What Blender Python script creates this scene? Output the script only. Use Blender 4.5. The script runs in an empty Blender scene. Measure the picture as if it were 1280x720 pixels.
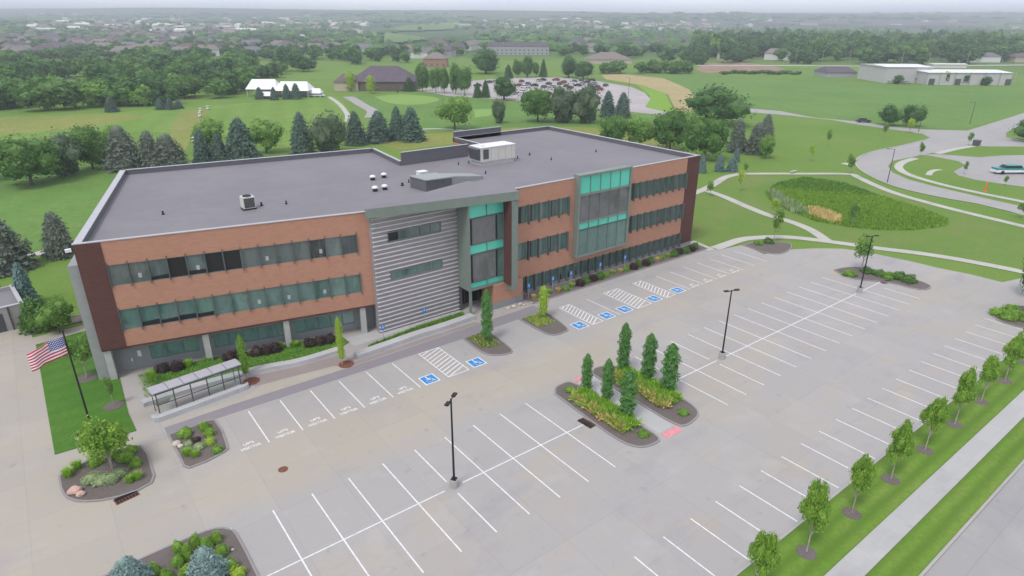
import bpy, math, random
import numpy as np
from mathutils import Vector, Matrix
random.seed(7)
S = bpy.context.scene
COL = S.collection
R = math.radians

# ------------------------------------------------------------------ camera
CAM = np.array([-7.8996, -31.5963, 30.8020])
FPX, PITCH, ROLL, YAW = 797.25, .3962, -.0042, .9176
FW = np.array([math.cos(YAW)*math.cos(PITCH), math.sin(YAW)*math.cos(PITCH), -math.sin(PITCH)])
RT0 = np.array([math.sin(YAW), -math.cos(YAW), 0.]); DN0 = -np.cross(RT0, FW)
RT = math.cos(ROLL)*RT0 + math.sin(ROLL)*DN0
DN = -math.sin(ROLL)*RT0 + math.cos(ROLL)*DN0
cd = bpy.data.cameras.new('camera'); cam = bpy.data.objects.new('camera', cd); COL.objects.link(cam)
cd.sensor_width = 36; cd.sensor_fit = 'HORIZONTAL'; cd.lens = FPX/1280*36
cd.clip_start = .5; cd.clip_end = 30000
m = Matrix.Identity(4)
for i in range(3):
    m[i][0] = RT[i]; m[i][1] = -DN[i]; m[i][2] = -FW[i]; m[i][3] = CAM[i]
cam.matrix_world = m
S.camera = cam

# ------------------------------------------------------------------ light
SUN_EL, SUN_AZ = R(58), R(200)          # azimuth of the sun seen from the scene, measured from +X
sun_dir = Vector((math.cos(SUN_EL)*math.cos(SUN_AZ), math.cos(SUN_EL)*math.sin(SUN_AZ), math.sin(SUN_EL)))
sd = bpy.data.lights.new('sun', 'SUN'); sd.energy = 1.45; sd.angle = R(16); sd.color = (1., .96, .90)
so = bpy.data.objects.new('sun', sd); COL.objects.link(so)
so.rotation_euler = sun_dir.to_track_quat('Z', 'Y').to_euler()
W = bpy.data.worlds.new('World'); S.world = W; W.use_nodes = True
nt = W.node_tree; nt.nodes.clear()
def WN(t, **k):
    n = nt.nodes.new(t)
    for a, b in k.items(): setattr(n, a, b)
    return n
sky = WN('ShaderNodeTexSky', sky_type='NISHITA', sun_disc=False, sun_elevation=SUN_EL)
sky.sun_rotation = math.pi/2 - SUN_AZ
sky.dust_density = 2.0
bg1 = WN('ShaderNodeBackground'); bg1.inputs['Strength'].default_value = .09
nt.links.new(sky.outputs[0], bg1.inputs[0])
tc = WN('ShaderNodeTexCoord'); mp = WN('ShaderNodeMapping'); mp.inputs['Scale'].default_value = (1.2, 1.2, 7)
nz = WN('ShaderNodeTexNoise'); nz.inputs['Scale'].default_value = 2.2; nz.inputs['Detail'].default_value = 6
cr = WN('ShaderNodeValToRGB'); cr.color_ramp.elements[0].position = .35; cr.color_ramp.elements[1].position = .68
cr.color_ramp.elements[0].color = (.72, .76, .92, 1); cr.color_ramp.elements[1].color = (.93, .94, .97, 1)
nt.links.new(tc.outputs['Generated'], mp.inputs[0]); nt.links.new(mp.outputs[0], nz.inputs[0]); nt.links.new(nz.outputs[0], cr.inputs[0])
bg2 = WN('ShaderNodeBackground'); bg2.inputs['Strength'].default_value = .98
nt.links.new(cr.outputs[0], bg2.inputs[0])
sx = WN('ShaderNodeSeparateXYZ'); nt.links.new(tc.outputs['Generated'], sx.inputs[0])
mr = WN('ShaderNodeMapRange'); nt.links.new(sx.outputs[2], mr.inputs[0])
for i_, v_ in ((1, .0), (2, .16), (3, 1.75), (4, .97)): mr.inputs[i_].default_value = v_
nt.links.new(mr.outputs[0], bg2.inputs['Strength'])      # bright hazy cloud deck low over the horizon
mx = WN('ShaderNodeMixShader'); mx.inputs[0].default_value = .84
out = WN('ShaderNodeOutputWorld')
nt.links.new(bg1.outputs[0], mx.inputs[1]); nt.links.new(bg2.outputs[0], mx.inputs[2]); nt.links.new(mx.outputs[0], out.inputs[0])
vs = S.view_settings; vs.view_transform = 'Standard'; vs.look = 'None'; vs.gamma = 1; vs.use_curve_mapping = False
vs.exposure = 0.42
S.render.engine = 'CYCLES'
cy = S.cycles; cy.use_denoising = True; cy.max_bounces = 5; cy.diffuse_bounces = 3; cy.glossy_bounces = 2
cy.transparent_max_bounces = 6; cy.volume_bounces = 0; cy.transmission_bounces = 3

# ------------------------------------------------------------------ helpers
def sstep(a, b, t):
    t = min(1., max(0., (t-a)/(b-a))); return t*t*(3-2*t)
def T(x, y):                                   # height of the land
    t = (x-CAM[0])*math.cos(YAW) + (y-CAM[1])*math.sin(YAW)
    s = (x-CAM[0])*math.sin(YAW) - (y-CAM[1])*math.cos(YAW)
    h = 100*sstep(750, 5600, t)
    k = sstep(800, 2200, t)
    if k > 0:
        h += k*(6*math.sin(s/420+1.3)*math.sin(t/330) + 5*math.sin(s/900+.4+t/1500) + 7*math.sin(t/520+s/1300))
    return h
def ray(px, py):
    d = FW + RT*((px-640)/FPX) + DN*((py-360)/FPX); return d/np.linalg.norm(d)
def at(px, py, z=None):                         # where the sight line of the survey photo meets the land (or height z)
    d = ray(px, py)
    if z is not None: p = CAM + d*((z-CAM[2])/d[2]); return p
    if d[2] < 0:
        p = CAM + d*(-CAM[2]/d[2])
        if T(p[0], p[1]) < .01: return np.array([p[0], p[1], 0.])
    k = 650.
    while k < 7500:
        p = CAM + d*k
        if p[2] <= T(p[0], p[1]):
            lo, hi = k-12, k
            for _ in range(12):
                mid = (lo+hi)/2; q = CAM+d*mid
                if q[2] <= T(q[0], q[1]): hi = mid
                else: lo = mid
            q = CAM+d*hi; q[2] = T(q[0], q[1]); return q
        k += 12
    q = CAM + d*5000; q[2] = T(q[0], q[1]); return q
def A2(*pp): return [tuple(at(*q)[:2]) for q in pp]
def height(base, py):
    lo, hi = 0., 60.
    for _ in range(40):
        mid = (lo+hi)/2; d = np.array([base[0], base[1], base[2]+mid])-CAM
        if 360+FPX*(d@DN)/(d@FW) > py: lo = mid
        else: hi = mid
    return lo
def ppm(p): return FPX/float((np.array(p)-CAM)@FW)   # pixels of the 1280 photo per metre

def tag(o, label=None, cat=None, group=None, kind=None):
    if label: o['label'] = label
    if cat: o['category'] = cat
    if group: o['group'] = group
    if kind: o['kind'] = kind
    return o
def empty(name, loc, rz=0., scale=None):
    o = bpy.data.objects.new(name, None); COL.objects.link(o); o.location = loc; o.rotation_euler = (0, 0, rz)
    o.empty_display_size = .2
    if scale is not None: o.scale = scale
    return o
def obj(name, me, parent=None, loc=None):
    o = bpy.data.objects.new(name, me); COL.objects.link(o)
    if parent: o.parent = parent
    if loc is not None: o.location = loc
    return o
class MB:
    def __init__(s): s.v = []; s.f = []; s.mi = []; s.uv = None
    def face(s, pts, m=0):
        n = len(s.v); s.v += [tuple(map(float, p)) for p in pts]; s.f.append(tuple(range(n, n+len(pts)))); s.mi.append(m)
    def hexa(s, b, t, m=0):                      # b, t: 4 corners each, counter-clockwise from above
        n = len(s.v); s.v += [tuple(map(float, p)) for p in list(b)+list(t)]
        for q in ((3, 2, 1, 0), (4, 5, 6, 7), (0, 1, 5, 4), (1, 2, 6, 5), (2, 3, 7, 6), (3, 0, 4, 7)):
            s.f.append(tuple(n+i for i in q)); s.mi.append(m)
    def box(s, x0, x1, y0, y1, z0, z1, m=0):
        s.hexa([(x0, y0, z0), (x1, y0, z0), (x1, y1, z0), (x0, y1, z0)], [(x0, y0, z1), (x1, y0, z1), (x1, y1, z1), (x0, y1, z1)], m)
    def fbox(s, F, s0, s1, d0, d1, z0, z1, m=0): # box in a facade frame: s along, d outward
        c = [(s0, d1), (s1, d1), (s1, d0), (s0, d0)]
        s.hexa([F(a, b, z0) for a, b in c], [F(a, b, z1) for a, b in c], m)
    def prism(s, poly, z0, z1, m=0, top=True, bottom=False):
        n = len(poly)
        ar = sum(poly[i][0]*poly[(i+1) % n][1]-poly[(i+1) % n][0]*poly[i][1] for i in range(n))
        if ar < 0: poly = poly[::-1]
        if top: s.face([(p[0], p[1], z1) for p in poly], m)
        if bottom: s.face([(p[0], p[1], z0) for p in poly[::-1]], m)
        for i in range(n):
            a, b = poly[i], poly[(i+1) % n]
            s.face([(a[0], a[1], z0), (b[0], b[1], z0), (b[0], b[1], z1), (a[0], a[1], z1)], m)
    def tube(s, pts, rad, n=8, m=0, cap=True):
        rings = []
        for i, p in enumerate(pts):
            p = Vector(p); a = Vector(pts[max(0, i-1)]); b = Vector(pts[min(len(pts)-1, i+1)])
            d = (b-a).normalized(); up = Vector((0, 0, 1)) if abs(d.z) < .9 else Vector((1, 0, 0))
            u = d.cross(up).normalized(); w = d.cross(u)
            r = rad[i] if isinstance(rad, (list, tuple)) else rad
            k = len(s.v); s.v += [tuple(p+u*(r*math.cos(2*math.pi*j/n))+w*(r*math.sin(2*math.pi*j/n))) for j in range(n)]
            rings.append(k)
        for a, b in zip(rings, rings[1:]):
            for j in range(n):
                s.f.append((a+j, a+(j+1) % n, b+(j+1) % n, b+j)); s.mi.append(m)
        if cap:
            s.f.append(tuple(rings[0]+j for j in range(n))); s.f.append(tuple(rings[-1]+j for j in range(n))); s.mi += [m, m]
    def lathe(s, c, prof, n=14, m=0):            # prof: (r, z)
        rings = []
        for r, z in prof:
            k = len(s.v); s.v += [(c[0]+r*math.cos(2*math.pi*j/n), c[1]+r*math.sin(2*math.pi*j/n), c[2]+z) for j in range(n)]; rings.append(k)
        for a, b in zip(rings, rings[1:]):
            for j in range(n): s.f.append((a+j, a+(j+1) % n, b+(j+1) % n, b+j)); s.mi.append(m)
        s.f.append(tuple(rings[-1]+j for j in range(n))); s.mi.append(m)
    def mesh(s, name, mats):
        me = bpy.data.meshes.new(name); me.from_pydata(s.v, [], s.f)
        for mm in (mats if isinstance(mats, (list, tuple)) else [mats]): me.materials.append(mm)
        if max(s.mi, default=0) > 0: me.polygons.foreach_set('material_index', s.mi)
        me.update(); return me
    def build(s, name, mats, parent=None, loc=None): return obj(name, s.mesh(name, mats), parent, loc)
def struct(o): o['kind'] = 'structure'; return o
def smooth(me):
    me.polygons.foreach_set('use_smooth', [True]*len(me.polygons)); return me

# ------------------------------------------------------------------ materials
class NT:
    def __init__(s, name):
        s.m = bpy.data.materials.new(name); s.m.use_nodes = True; s.t = s.m.node_tree; s.b = s.t.nodes['Principled BSDF']
    def n(s, t, ins=None, **k):
        x = s.t.nodes.new(t)
        for a, b in k.items(): setattr(x, a, b)
        for a, b in (ins or {}).items():
            if isinstance(b, bpy.types.NodeSocket): s.t.links.new(b, x.inputs[a])
            else: x.inputs[a].default_value = b
        return x
    def pos(s): return s.n('ShaderNodeNewGeometry').outputs['Position']
    def noise(s, vec, scale, detail=4, rough=.55): return s.n('ShaderNodeTexNoise', {'Vector': vec, 'Scale': scale, 'Detail': detail, 'Roughness': rough}).outputs[0]
    def mapv(s, vec, sc, rot=(0, 0, 0)): return s.n('ShaderNodeMapping', {'Vector': vec, 'Scale': sc, 'Rotation': rot}).outputs[0]
    def ramp(s, f, *st):
        r = s.n('ShaderNodeValToRGB', {'Fac': f}); e = r.color_ramp.elements
        while len(e) < len(st): e.new(.5)
        for q, (p, c) in zip(e, st): q.position = p; q.color = tuple(c)+(1,) if len(c) == 3 else c
        return r.outputs[0]
    def mix(s, f, a, b, mode='MIX'):
        x = s.n('ShaderNodeMix', data_type='RGBA', blend_type=mode)
        for i, v in ((0, f), (6, a), (7, b)):
            if isinstance(v, bpy.types.NodeSocket): s.t.links.new(v, x.inputs[i])
            else: x.inputs[i].default_value = (tuple(v)+(1,) if isinstance(v, tuple) and len(v) == 3 else v)
        return x.outputs[2]
    def math(s, op, a, b=0., c=0.):
        x = s.n('ShaderNodeMath', operation=op)
        for i, v in enumerate((a, b, c)):
            if isinstance(v, bpy.types.NodeSocket): s.t.links.new(v, x.inputs[i])
            else: x.inputs[i].default_value = v
        return x.outputs[0]
    def sep(s, v): return s.n('ShaderNodeSeparateXYZ', {0: v}).outputs
    def done(s, col, rough=.7, spec=.3, metal=0., bump=None, bs=.3, bd=.02):
        for nme, v in (('Base Color', col), ('Roughness', rough)):
            if isinstance(v, bpy.types.NodeSocket): s.t.links.new(v, s.b.inputs[nme])
            else: s.b.inputs[nme].default_value = (tuple(v)+(1,) if isinstance(v, tuple) else v)
        s.b.inputs['Specular IOR Level'].default_value = spec; s.b.inputs['Metallic'].default_value = metal
        if bump is not None:
            bb = s.n('ShaderNodeBump', {'Height': bump, 'Strength': bs, 'Distance': bd}); s.t.links.new(bb.outputs[0], s.b.inputs['Normal'])
        return s.m
def plain(name, c, rough=.6, spec=.35, metal=0., var=.12, sc=1.5):
    k = NT(name); f = k.noise(k.pos(), sc, 5)
    return k.done(k.ramp(f, (.3, tuple(x*(1-var) for x in c)), (.7, tuple(min(1, x*(1+var)) for x in c))), rough, spec, metal)
def mc(c, f): return tuple(min(1., x*f) for x in c)

def concrete(name, a, b, stain=(.27, .24, .20), joint=4.57, stain_amt=.5, jamt=.2, lanes=False):
    k = NT(name); p = k.pos(); x, y, z = k.sep(p)[:3]
    big = k.noise(k.mapv(p, (.6, 1.7, 1)), .06, 6, .65)
    if lanes:      # a warm film of dirt lies on the drive lanes, the stalls stay greyer
        def band_(c, lo, hi, sft): return k.math('MULTIPLY', k.n('ShaderNodeMapRange', {0: c, 1: lo-sft, 2: lo+sft}).outputs[0], k.n('ShaderNodeMapRange', {0: c, 1: hi-sft, 2: hi+sft, 3: 1., 4: 0.}).outputs[0])
        ln = k.math('MAXIMUM', band_(y, 6.5, 13.5, 2.), k.n('ShaderNodeMapRange', {0: x, 1: -1., 2: -7., 3: 0., 4: 1.}).outputs[0])
        ln = k.math('MULTIPLY', ln, k.n('ShaderNodeMapRange', {0: x, 1: 30., 2: 75., 3: 1., 4: .15}).outputs[0])
        big = k.math('ADD', k.math('MULTIPLY', big, .9), k.math('SUBTRACT', k.math('MULTIPLY', ln, .22), .06))
    col = k.mix(k.ramp(big, (.40, (0, 0, 0)), (.60, (1, 1, 1))), a, b)
    st = k.noise(k.mapv(p, (1, 1.6, 1)), .17, 6, .62)
    col = k.mix(k.math('MULTIPLY', k.ramp(st, (.56, (0, 0, 0)), (.74, (1, 1, 1))), stain_amt), col, stain)
    lg = k.noise(p, .31, 5, .6)
    col = k.mix(k.math('MULTIPLY', k.ramp(lg, (.54, (0, 0, 0)), (.75, (1, 1, 1))), .35), col, mc(a, 1.28))
    fine = k.noise(p, 5., 6, .7)
    col = k.mix(k.math('MULTIPLY', fine, .35), col, mc(a, .75))
    sp = k.noise(p, .9, 3, .5)
    col = k.mix(k.math('MULTIPLY', k.ramp(sp, (.66, (0, 0, 0)), (.78, (1, 1, 1))), .4), col, (.22, .21, .21))
    oil = k.noise(p, 1.9, 3, .5); col = k.mix(k.math('MULTIPLY', k.ramp(oil, (.74, (0, 0, 0)), (.82, (1, 1, 1))), .45), col, (.15, .14, .14))
    dk = k.noise(k.mapv(p, (.8, 1.6, 1), (0, 0, .3)), .13, 6, .7)
    col = k.mix(k.math('MULTIPLY', k.ramp(dk, (.54, (0, 0, 0)), (.72, (1, 1, 1))), .5), col, (.285, .275, .30))
    def jl(c):
        f = k.math('FRACT', k.math('DIVIDE', k.math('ADD', c, 1000.4), joint))
        return k.math('LESS_THAN', f, .012)
    j = k.math('MAXIMUM', jl(x), jl(y))
    col = k.mix(k.math('MULTIPLY', j, jamt), col, (.16, .155, .15))
    # every slab was poured with a slightly different tone
    cell = k.n('ShaderNodeTexWhiteNoise', {0: k.n('ShaderNodeVectorMath', {0: k.n('ShaderNodeVectorMath', {0: k.n('ShaderNodeVectorMath', {0: p, 1: (1000.4, 1000.4, 0)}, operation='ADD').outputs[0], 1: (1/joint, 1/joint, 0)}, operation='MULTIPLY').outputs[0]}, operation='FLOOR').outputs[0]}, noise_dimensions='3D').outputs[0]
    col = k.mix(k.math('MULTIPLY', cell, .10), col, (.2, .19, .2))
    return k.done(col, .85, .25, bump=fine, bs=.12)
M = {}
M['lot'] = concrete('lot_concrete', (.390, .372, .362), (.428, .385, .320), (.45, .375, .275), stain_amt=.65, jamt=.15, lanes=True)
M['road'] = concrete('road_concrete', (.375, .362, .356), (.35, .34, .335), joint=5, stain_amt=.35)
M['walk'] = concrete('walk_concrete', (.46, .455, .45), (.43, .425, .42), joint=1.6, stain_amt=.15)
M['path'] = concrete('path_concrete', (.50, .49, .44), (.47, .46, .42), joint=2.2, stain_amt=.15)
M['kerb_dark'] = concrete('weathered_kerb', (.29, .275, .28), (.31, .29, .285), joint=3, stain_amt=.2)
M['kerb'] = concrete('kerb_concrete', (.40, .39, .39), (.42, .40, .37), joint=3, stain_amt=.3)
M['wallc'] = concrete('seat_wall_concrete', (.50, .50, .51), (.47, .47, .48), joint=2.5, stain_amt=.15)
M['paver_purple'] = concrete('purple_pavers', (.255, .235, .26), (.27, .245, .26), joint=1.2, stain_amt=.1)
M['paver_tan'] = concrete('tan_pavers', (.44, .40, .34), (.42, .39, .34), joint=1.2, stain_amt=.1)
M['paver_red'] = concrete('red_pavers', (.31, .265, .25), (.30, .25, .24), joint=1.2, stain_amt=.1)

GRK = 1.2
def grass(name, a, b, dry, stripe=0., srot=0., sw=2.2, fine=3.0):
    a, b, dry = (tuple(x*g_ for x, g_ in zip(q, (1.36, 1.26, 1.2))) for q in (a, b, dry))
    k = NT(name); p = k.pos()
    f1 = k.noise(p, .035, 5, .6); f2 = k.noise(p, .25, 5, .65); f3 = k.noise(p, fine, 4, .8)
    col = k.mix(k.ramp(f1, (.36, (0, 0, 0)), (.64, (1, 1, 1))), a, b)
    col = k.mix(k.math('MULTIPLY', k.ramp(f2, (.5, (0, 0, 0)), (.72, (1, 1, 1))), .55), col, dry)
    f4 = k.noise(p, .075, 6, .7); col = k.mix(k.math('MULTIPLY', k.ramp(f4, (.48, (0, 0, 0)), (.68, (1, 1, 1))), .5), col, dry)
    col = k.mix(k.ramp(f3, (.3, (.55, .55, .55)), (.6, (0, 0, 0)), ), col, mc(a, .62))
    if stripe:
        v = k.sep(p)[1] if abs(srot-R(90)) < .01 else k.sep(k.mapv(p, (1, 1, 1), (0, 0, srot)))[0]
        v = k.math('ADD', v, k.math('MULTIPLY', f2, .25))
        sn = k.math('SINE', k.math('MULTIPLY', v, 2*math.pi/sw))
        col = k.mix(k.math('MULTIPLY', k.math('ADD', k.math('MULTIPLY', sn, .5), .5), stripe), col, mc(a, .72))
    return k.done(col, .9, .12, bump=f3, bs=.5, bd=.05)
GA, GB, GD = (.085, .185, .034), (.115, .215, .042), (.17, .20, .075)
M['lawn'] = grass('lawn_grass', (.092, .178, .036), (.115, .198, .043), (.175, .185, .075), .10, 0., 1.7)
M['lawn_dark'] = grass('lawn_dark_grass', (.05, .14, .02), (.07, .17, .026), (.10, .19, .04), .3, R(90), 2.0)
M['strip'] = grass('strip_grass', (.09, .185, .026), (.12, .22, .034), (.16, .21, .06), .7, R(90), 1.15)
M['field'] = grass('field_grass', (.085, .18, .04), (.105, .21, .05), (.14, .205, .065), .12, R(35), 9, .8)
M['fairway'] = grass('fairway_grass', (.105, .21, .035), (.125, .23, .04), (.22, .24, .10), .25, R(20), 9, .8)
M['green'] = grass('putting_grass', (.15, .28, .07), (.17, .30, .08), (.17, .29, .08), .1, 0, 3, 1)
M['rough'] = grass('rough_grass', (.15, .19, .045), (.17, .21, .05), (.24, .24, .10), 0, 0, 3, 1)
M['bright'] = grass('bright_grass', (.14, .28, .035), (.16, .29, .04), (.17, .27, .06), .1, 0, 5, 1)
M['tan'] = grass('dry_field', (.27, .25, .12), (.31, .27, .15), (.36, .30, .19), 0, 0, 3, .6)
M['dirt'] = plain('red_dirt', (.29, .20, .15), .95, .1, 0, .2, .12)
M['mulch'] = None
k = NT('mulch'); p = k.pos(); f = k.noise(p, 9, 6, .8); g2 = k.noise(p, .6, 4)
M['mulch'] = k.done(k.mix(k.ramp(g2, (.35, (0, 0, 0)), (.7, (1, 1, 1))), k.ramp(f, (.3, (.085, .07, .062)), (.7, (.22, .19, .175))), (.17, .145, .14)), .95, .1, bump=f, bs=.8, bd=.06)
# far land: grass near, a patchwork of fields further out
k = NT('land'); p = k.pos()
f1 = k.noise(p, .02, 6, .6); f2 = k.noise(p, .2, 5, .65)
near = k.mix(k.ramp(f1, (.38, (0, 0, 0)), (.62, (1, 1, 1))), (.130, .232, .042), (.165, .256, .056))
near = k.mix(k.math('MULTIPLY', k.ramp(f2, (.5, (0, 0, 0)), (.75, (1, 1, 1))), .6), near, (.215, .25, .085))
f3 = k.noise(p, 2.5, 4, .8)
near = k.mix(k.ramp(f3, (.3, (.5, .5, .5)), (.6, (0, 0, 0))), near, (.085, .165, .03))
vor = k.n('ShaderNodeTexVoronoi', {'Vector': k.mapv(p, (.0026, .0042, 0), (0, 0, .4)), 'Scale': 1.})
far = k.ramp(k.sep(vor.outputs['Color'])[0], (.0, (.045, .085, .03)), (.3, (.055, .10, .035)), (.55, (.085, .14, .05)), (.8, (.10, .15, .06)), (.93, (.16, .16, .09)), (1., (.14, .12, .10)))
for e in k.t.nodes:
    if e.type == 'VALTORGB' and len(e.color_ramp.elements) == 6: e.color_ramp.interpolation = 'CONSTANT'
far = k.mix(k.math('MULTIPLY', k.noise(p, .006, 6, .7), .5), far, (.035, .07, .03))
dist = k.n('ShaderNodeVectorMath', {0: p}, operation='LENGTH').outputs['Value']
ff = k.n('ShaderNodeMapRange', {0: dist, 1: 520., 2: 800.}).outputs[0]
M['land'] = k.done(k.mix(ff, near, far), .95, .08, bump=f3, bs=.4, bd=.05)

k = NT('roof_membrane'); p = k.pos()
f = k.noise(p, .12, 6, .65); g2 = k.noise(p, .7, 5, .7); x, y, z = k.sep(p)[:3]
sm = k.math('LESS_THAN', k.math('FRACT', k.math('DIVIDE', k.math('ADD', k.math('MULTIPLY', x, .2199), k.math('ADD', k.math('MULTIPLY', y, .9755), 500.)), 3.)), .02)
c = k.mix(k.ramp(f, (.35, (0, 0, 0)), (.65, (1, 1, 1))), (.195, .184, .203), (.225, .213, .230))
c = k.mix(k.math('MULTIPLY', k.ramp(g2, (.5, (0, 0, 0)), (.8, (1, 1, 1))), .5), c, (.165, .157, .172))
c = k.mix(k.math('MULTIPLY', sm, .25), c, (.15, .145, .16))
M['roof'] = k.done(c, .8, .3)
def brick(name, a, b, mort):
    k = NT(name); p = k.pos(); x, y, z = k.sep(p)[:3]
    v = k.n('ShaderNodeCombineXYZ', {0: k.math('ADD', x, k.math('MULTIPLY', y, .3)), 1: z}).outputs[0]
    bt = k.n('ShaderNodeTexBrick', {'Vector': v, 'Color1': a+(1,), 'Color2': b+(1,), 'Mortar': mort+(1,), 'Scale': 1., 'Mortar Size': .012, 'Brick Width': .42, 'Row Height': .16, 'Bias': .0})
    f = k.noise(p, .5, 5, .6)
    c = k.mix(k.math('MULTIPLY', f, .35), bt.outputs[0], mc(a, .8))
    return k.done(c, .85, .2)
M['brick'] = brick('orange_brick', (.45, .22, .146), (.51, .255, .17), (.44, .30, .24))
M['brick_brown'] = brick('brown_brick', (.10, .045, .038), (.125, .055, .045), (.13, .08, .07))
M['brick_gray'] = brick('grey_block', (.27, .28, .29), (.30, .31, .32), (.24, .25, .26))
M['enclosure'] = brick('enclosure_block', (.40, .365, .365), (.44, .40, .40), (.35, .33, .33))
M['metal_gray'] = plain('grey_metal_panel', (.195, .235, .205), .5, .4, .0, .06)
M['metal_light'] = plain('light_metal_cap', (.46, .46, .48), .45, .4, .2, .06)
M['metal_dark'] = plain('dark_metal', (.085, .09, .095), .5, .4, .1, .08)
M['screen'] = plain('charcoal_screen', (.125, .125, .14), .6, .3, .0, .06)
M['side'] = plain('side_metal_panel', (.30, .315, .31), .55, .3, 0, .05)
M['siding'] = plain('dark_siding', (.31, .285, .295), .6, .35, .05, .08)
M['slat'] = plain('pale_siding_rib', (.62, .60, .60), .45, .4, .0, .05)
M['col'] = plain('concrete_column', (.42, .42, .40), .8, .2, 0, .08)
M['frame'] = plain('window_frame', (.16, .20, .185), .45, .4, .1, .05)
M['fin'] = plain('sun_fin_metal', (.13, .14, .14), .45, .4, .2, .06)
M['black'] = plain('black_metal', (.018, .019, .021), .45, .4, .2, .1)
M['white'] = plain('white_paint', (.74, .74, .76), .55, .35, 0, .06)
M['offwhite'] = plain('offwhite_cabinet', (.60, .58, .52), .5, .35, 0, .05)
M['blue'] = plain('sign_blue', (.03, .20, .62), .5, .35, 0, .08)
M['paintblue'] = plain('pavement_blue', (.04, .25, .58), .7, .25, 0, .25, 4)
k = NT('pavement_white'); f = k.noise(k.pos(), 3., 6, .75)
M['paint'] = k.done(k.ramp(f, (.30, (.50, .48, .48)), (.52, (.74, .73, .74))), .75, .25)
M['pink'] = plain('pink_tactile_paving', (.66, .27, .30), .8, .2, 0, .12, 3)
M['rust'] = plain('rusty_iron', (.20, .085, .055), .8, .3, .2, .3, 4)
M['stone'] = plain('pale_boulder', (.50, .44, .38), .85, .2, 0, .25, 2)
M['stone_pink'] = plain('pinkish_boulder', (.55, .37, .31), .85, .2, 0, .2, 2)
M['asphalt_far'] = plain('far_lot_concrete', (.40, .365, .36), .85, .2, 0, .12, .05)
M['bark'] = plain('bark', (.13, .10, .08), .9, .1, 0, .3, 6)
M['bark_pale'] = plain('pale_bark', (.36, .33, .30), .9, .1, 0, .25, 6)
M['orange'] = plain('orange_plastic', (.75, .17, .03), .5, .4, 0, .05)
M['tent'] = plain('white_canvas', (.82, .82, .84), .6, .2, 0, .04)

def glass(name, lo, mid, hi, rough=.06):
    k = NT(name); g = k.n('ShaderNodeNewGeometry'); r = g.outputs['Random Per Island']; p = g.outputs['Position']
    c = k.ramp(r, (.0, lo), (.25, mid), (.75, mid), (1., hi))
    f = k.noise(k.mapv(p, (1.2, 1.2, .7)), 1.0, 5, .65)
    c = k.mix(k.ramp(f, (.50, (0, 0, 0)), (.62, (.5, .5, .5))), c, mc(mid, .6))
    f2 = k.noise(k.mapv(p, (3., 3., .5)), .8, 3, .5); c = k.mix(k.ramp(f2, (.58, (0, 0, 0)), (.68, (.22, .22, .22))), c, mc(hi, 1.4))  # dark and pale streaks painted into the glass colour as uneven reflections
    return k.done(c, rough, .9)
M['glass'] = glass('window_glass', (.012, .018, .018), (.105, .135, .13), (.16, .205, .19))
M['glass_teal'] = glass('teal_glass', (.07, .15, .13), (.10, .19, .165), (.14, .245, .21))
M['glass_brightened'] = glass('brightened_teal_glass', (.12, .24, .21), (.16, .29, .255), (.24, .37, .33))  # teal glass lightened in its colour to counter the shade under the overhang
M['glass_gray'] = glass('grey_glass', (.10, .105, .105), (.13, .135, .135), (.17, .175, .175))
k = NT('aqua_spandrel'); g = k.n('ShaderNodeNewGeometry')
M['spandrel'] = k.done(k.ramp(g.outputs['Random Per Island'], (0, (.075, .53, .385)), (1, (.11, .61, .47))), .15, .8)
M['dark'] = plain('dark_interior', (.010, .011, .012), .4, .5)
k = NT('shelter_glass')
M['clear'] = k.done((.86, .93, .90), .02, .4); k.b.inputs['Transmission Weight'].default_value = .96; k.b.inputs['IOR'].default_value = 1.02
M['shelter_roof'] = plain('shelter_roof_panel', (.42, .41, .45), .4, .4, 0, .05)

LEAFK = 1.95
def leaf(name, a, b, c, objvar=.35):
    a, b, c = (tuple(x*g_ for x, g_ in zip(q, (2.05, 2.1, 2.05) if 'needle' in name else (2.2, 2.05, 1.65))) for q in (a, b, c))
    k = NT(name); g = k.n('ShaderNodeNewGeometry'); r = g.outputs['Random Per Island']
    col = k.ramp(r, (.0, a), (.5, b), (1., c))
    oi = k.n('ShaderNodeObjectInfo').outputs['Random']
    col = k.mix(k.math('MULTIPLY', oi, objvar), col, mc(a, .8))
    m_ = k.done(col, .6, .2)
    tr = k.n('ShaderNodeBsdfTranslucent', {'Color': k.mix(.5, col, mc(c, 1.3))})
    ms = k.n('ShaderNodeMixShader', {0: .28}); k.t.links.new(k.b.outputs[0], ms.inputs[1]); k.t.links.new(tr.outputs[0], ms.inputs[2])
    k.t.links.new(ms.outputs[0], k.t.nodes['Material Output'].inputs[0])
    return m_
M['leaf'] = leaf('leaf_green', (.030, .072, .020), (.050, .112, .030), (.080, .155, .045))
M['leaf_dark'] = leaf('leaf_dark_green', (.020, .055, .020), (.034, .082, .028), (.055, .115, .04))
M['leaf_light'] = leaf('leaf_light_green', (.055, .115, .028), (.085, .165, .040), (.125, .215, .06))
M['leaf_lot'] = leaf('leaf_lot_tree', (.056, .122, .020), (.098, .188, .030), (.155, .262, .052), .2)
M['leaf_column'] = leaf('leaf_columnar', (.034, .098, .032), (.055, .142, .046), (.09, .19, .065), .2)
M['leaf_yellow'] = leaf('leaf_yellow_green', (.12, .20, .03), (.17, .26, .04), (.24, .33, .07), .2)
M['leaf_spruce'] = leaf('needle_spruce', (.042, .068, .052), (.065, .10, .078), (.10, .145, .118))
M['leaf_blue'] = leaf('needle_blue_spruce', (.055, .092, .09), (.09, .135, .13), (.14, .19, .185), .2)
M['leaf_paleblue'] = leaf('needle_pale_blue', (.075, .115, .11), (.125, .175, .168), (.19, .25, .24), .2)
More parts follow.
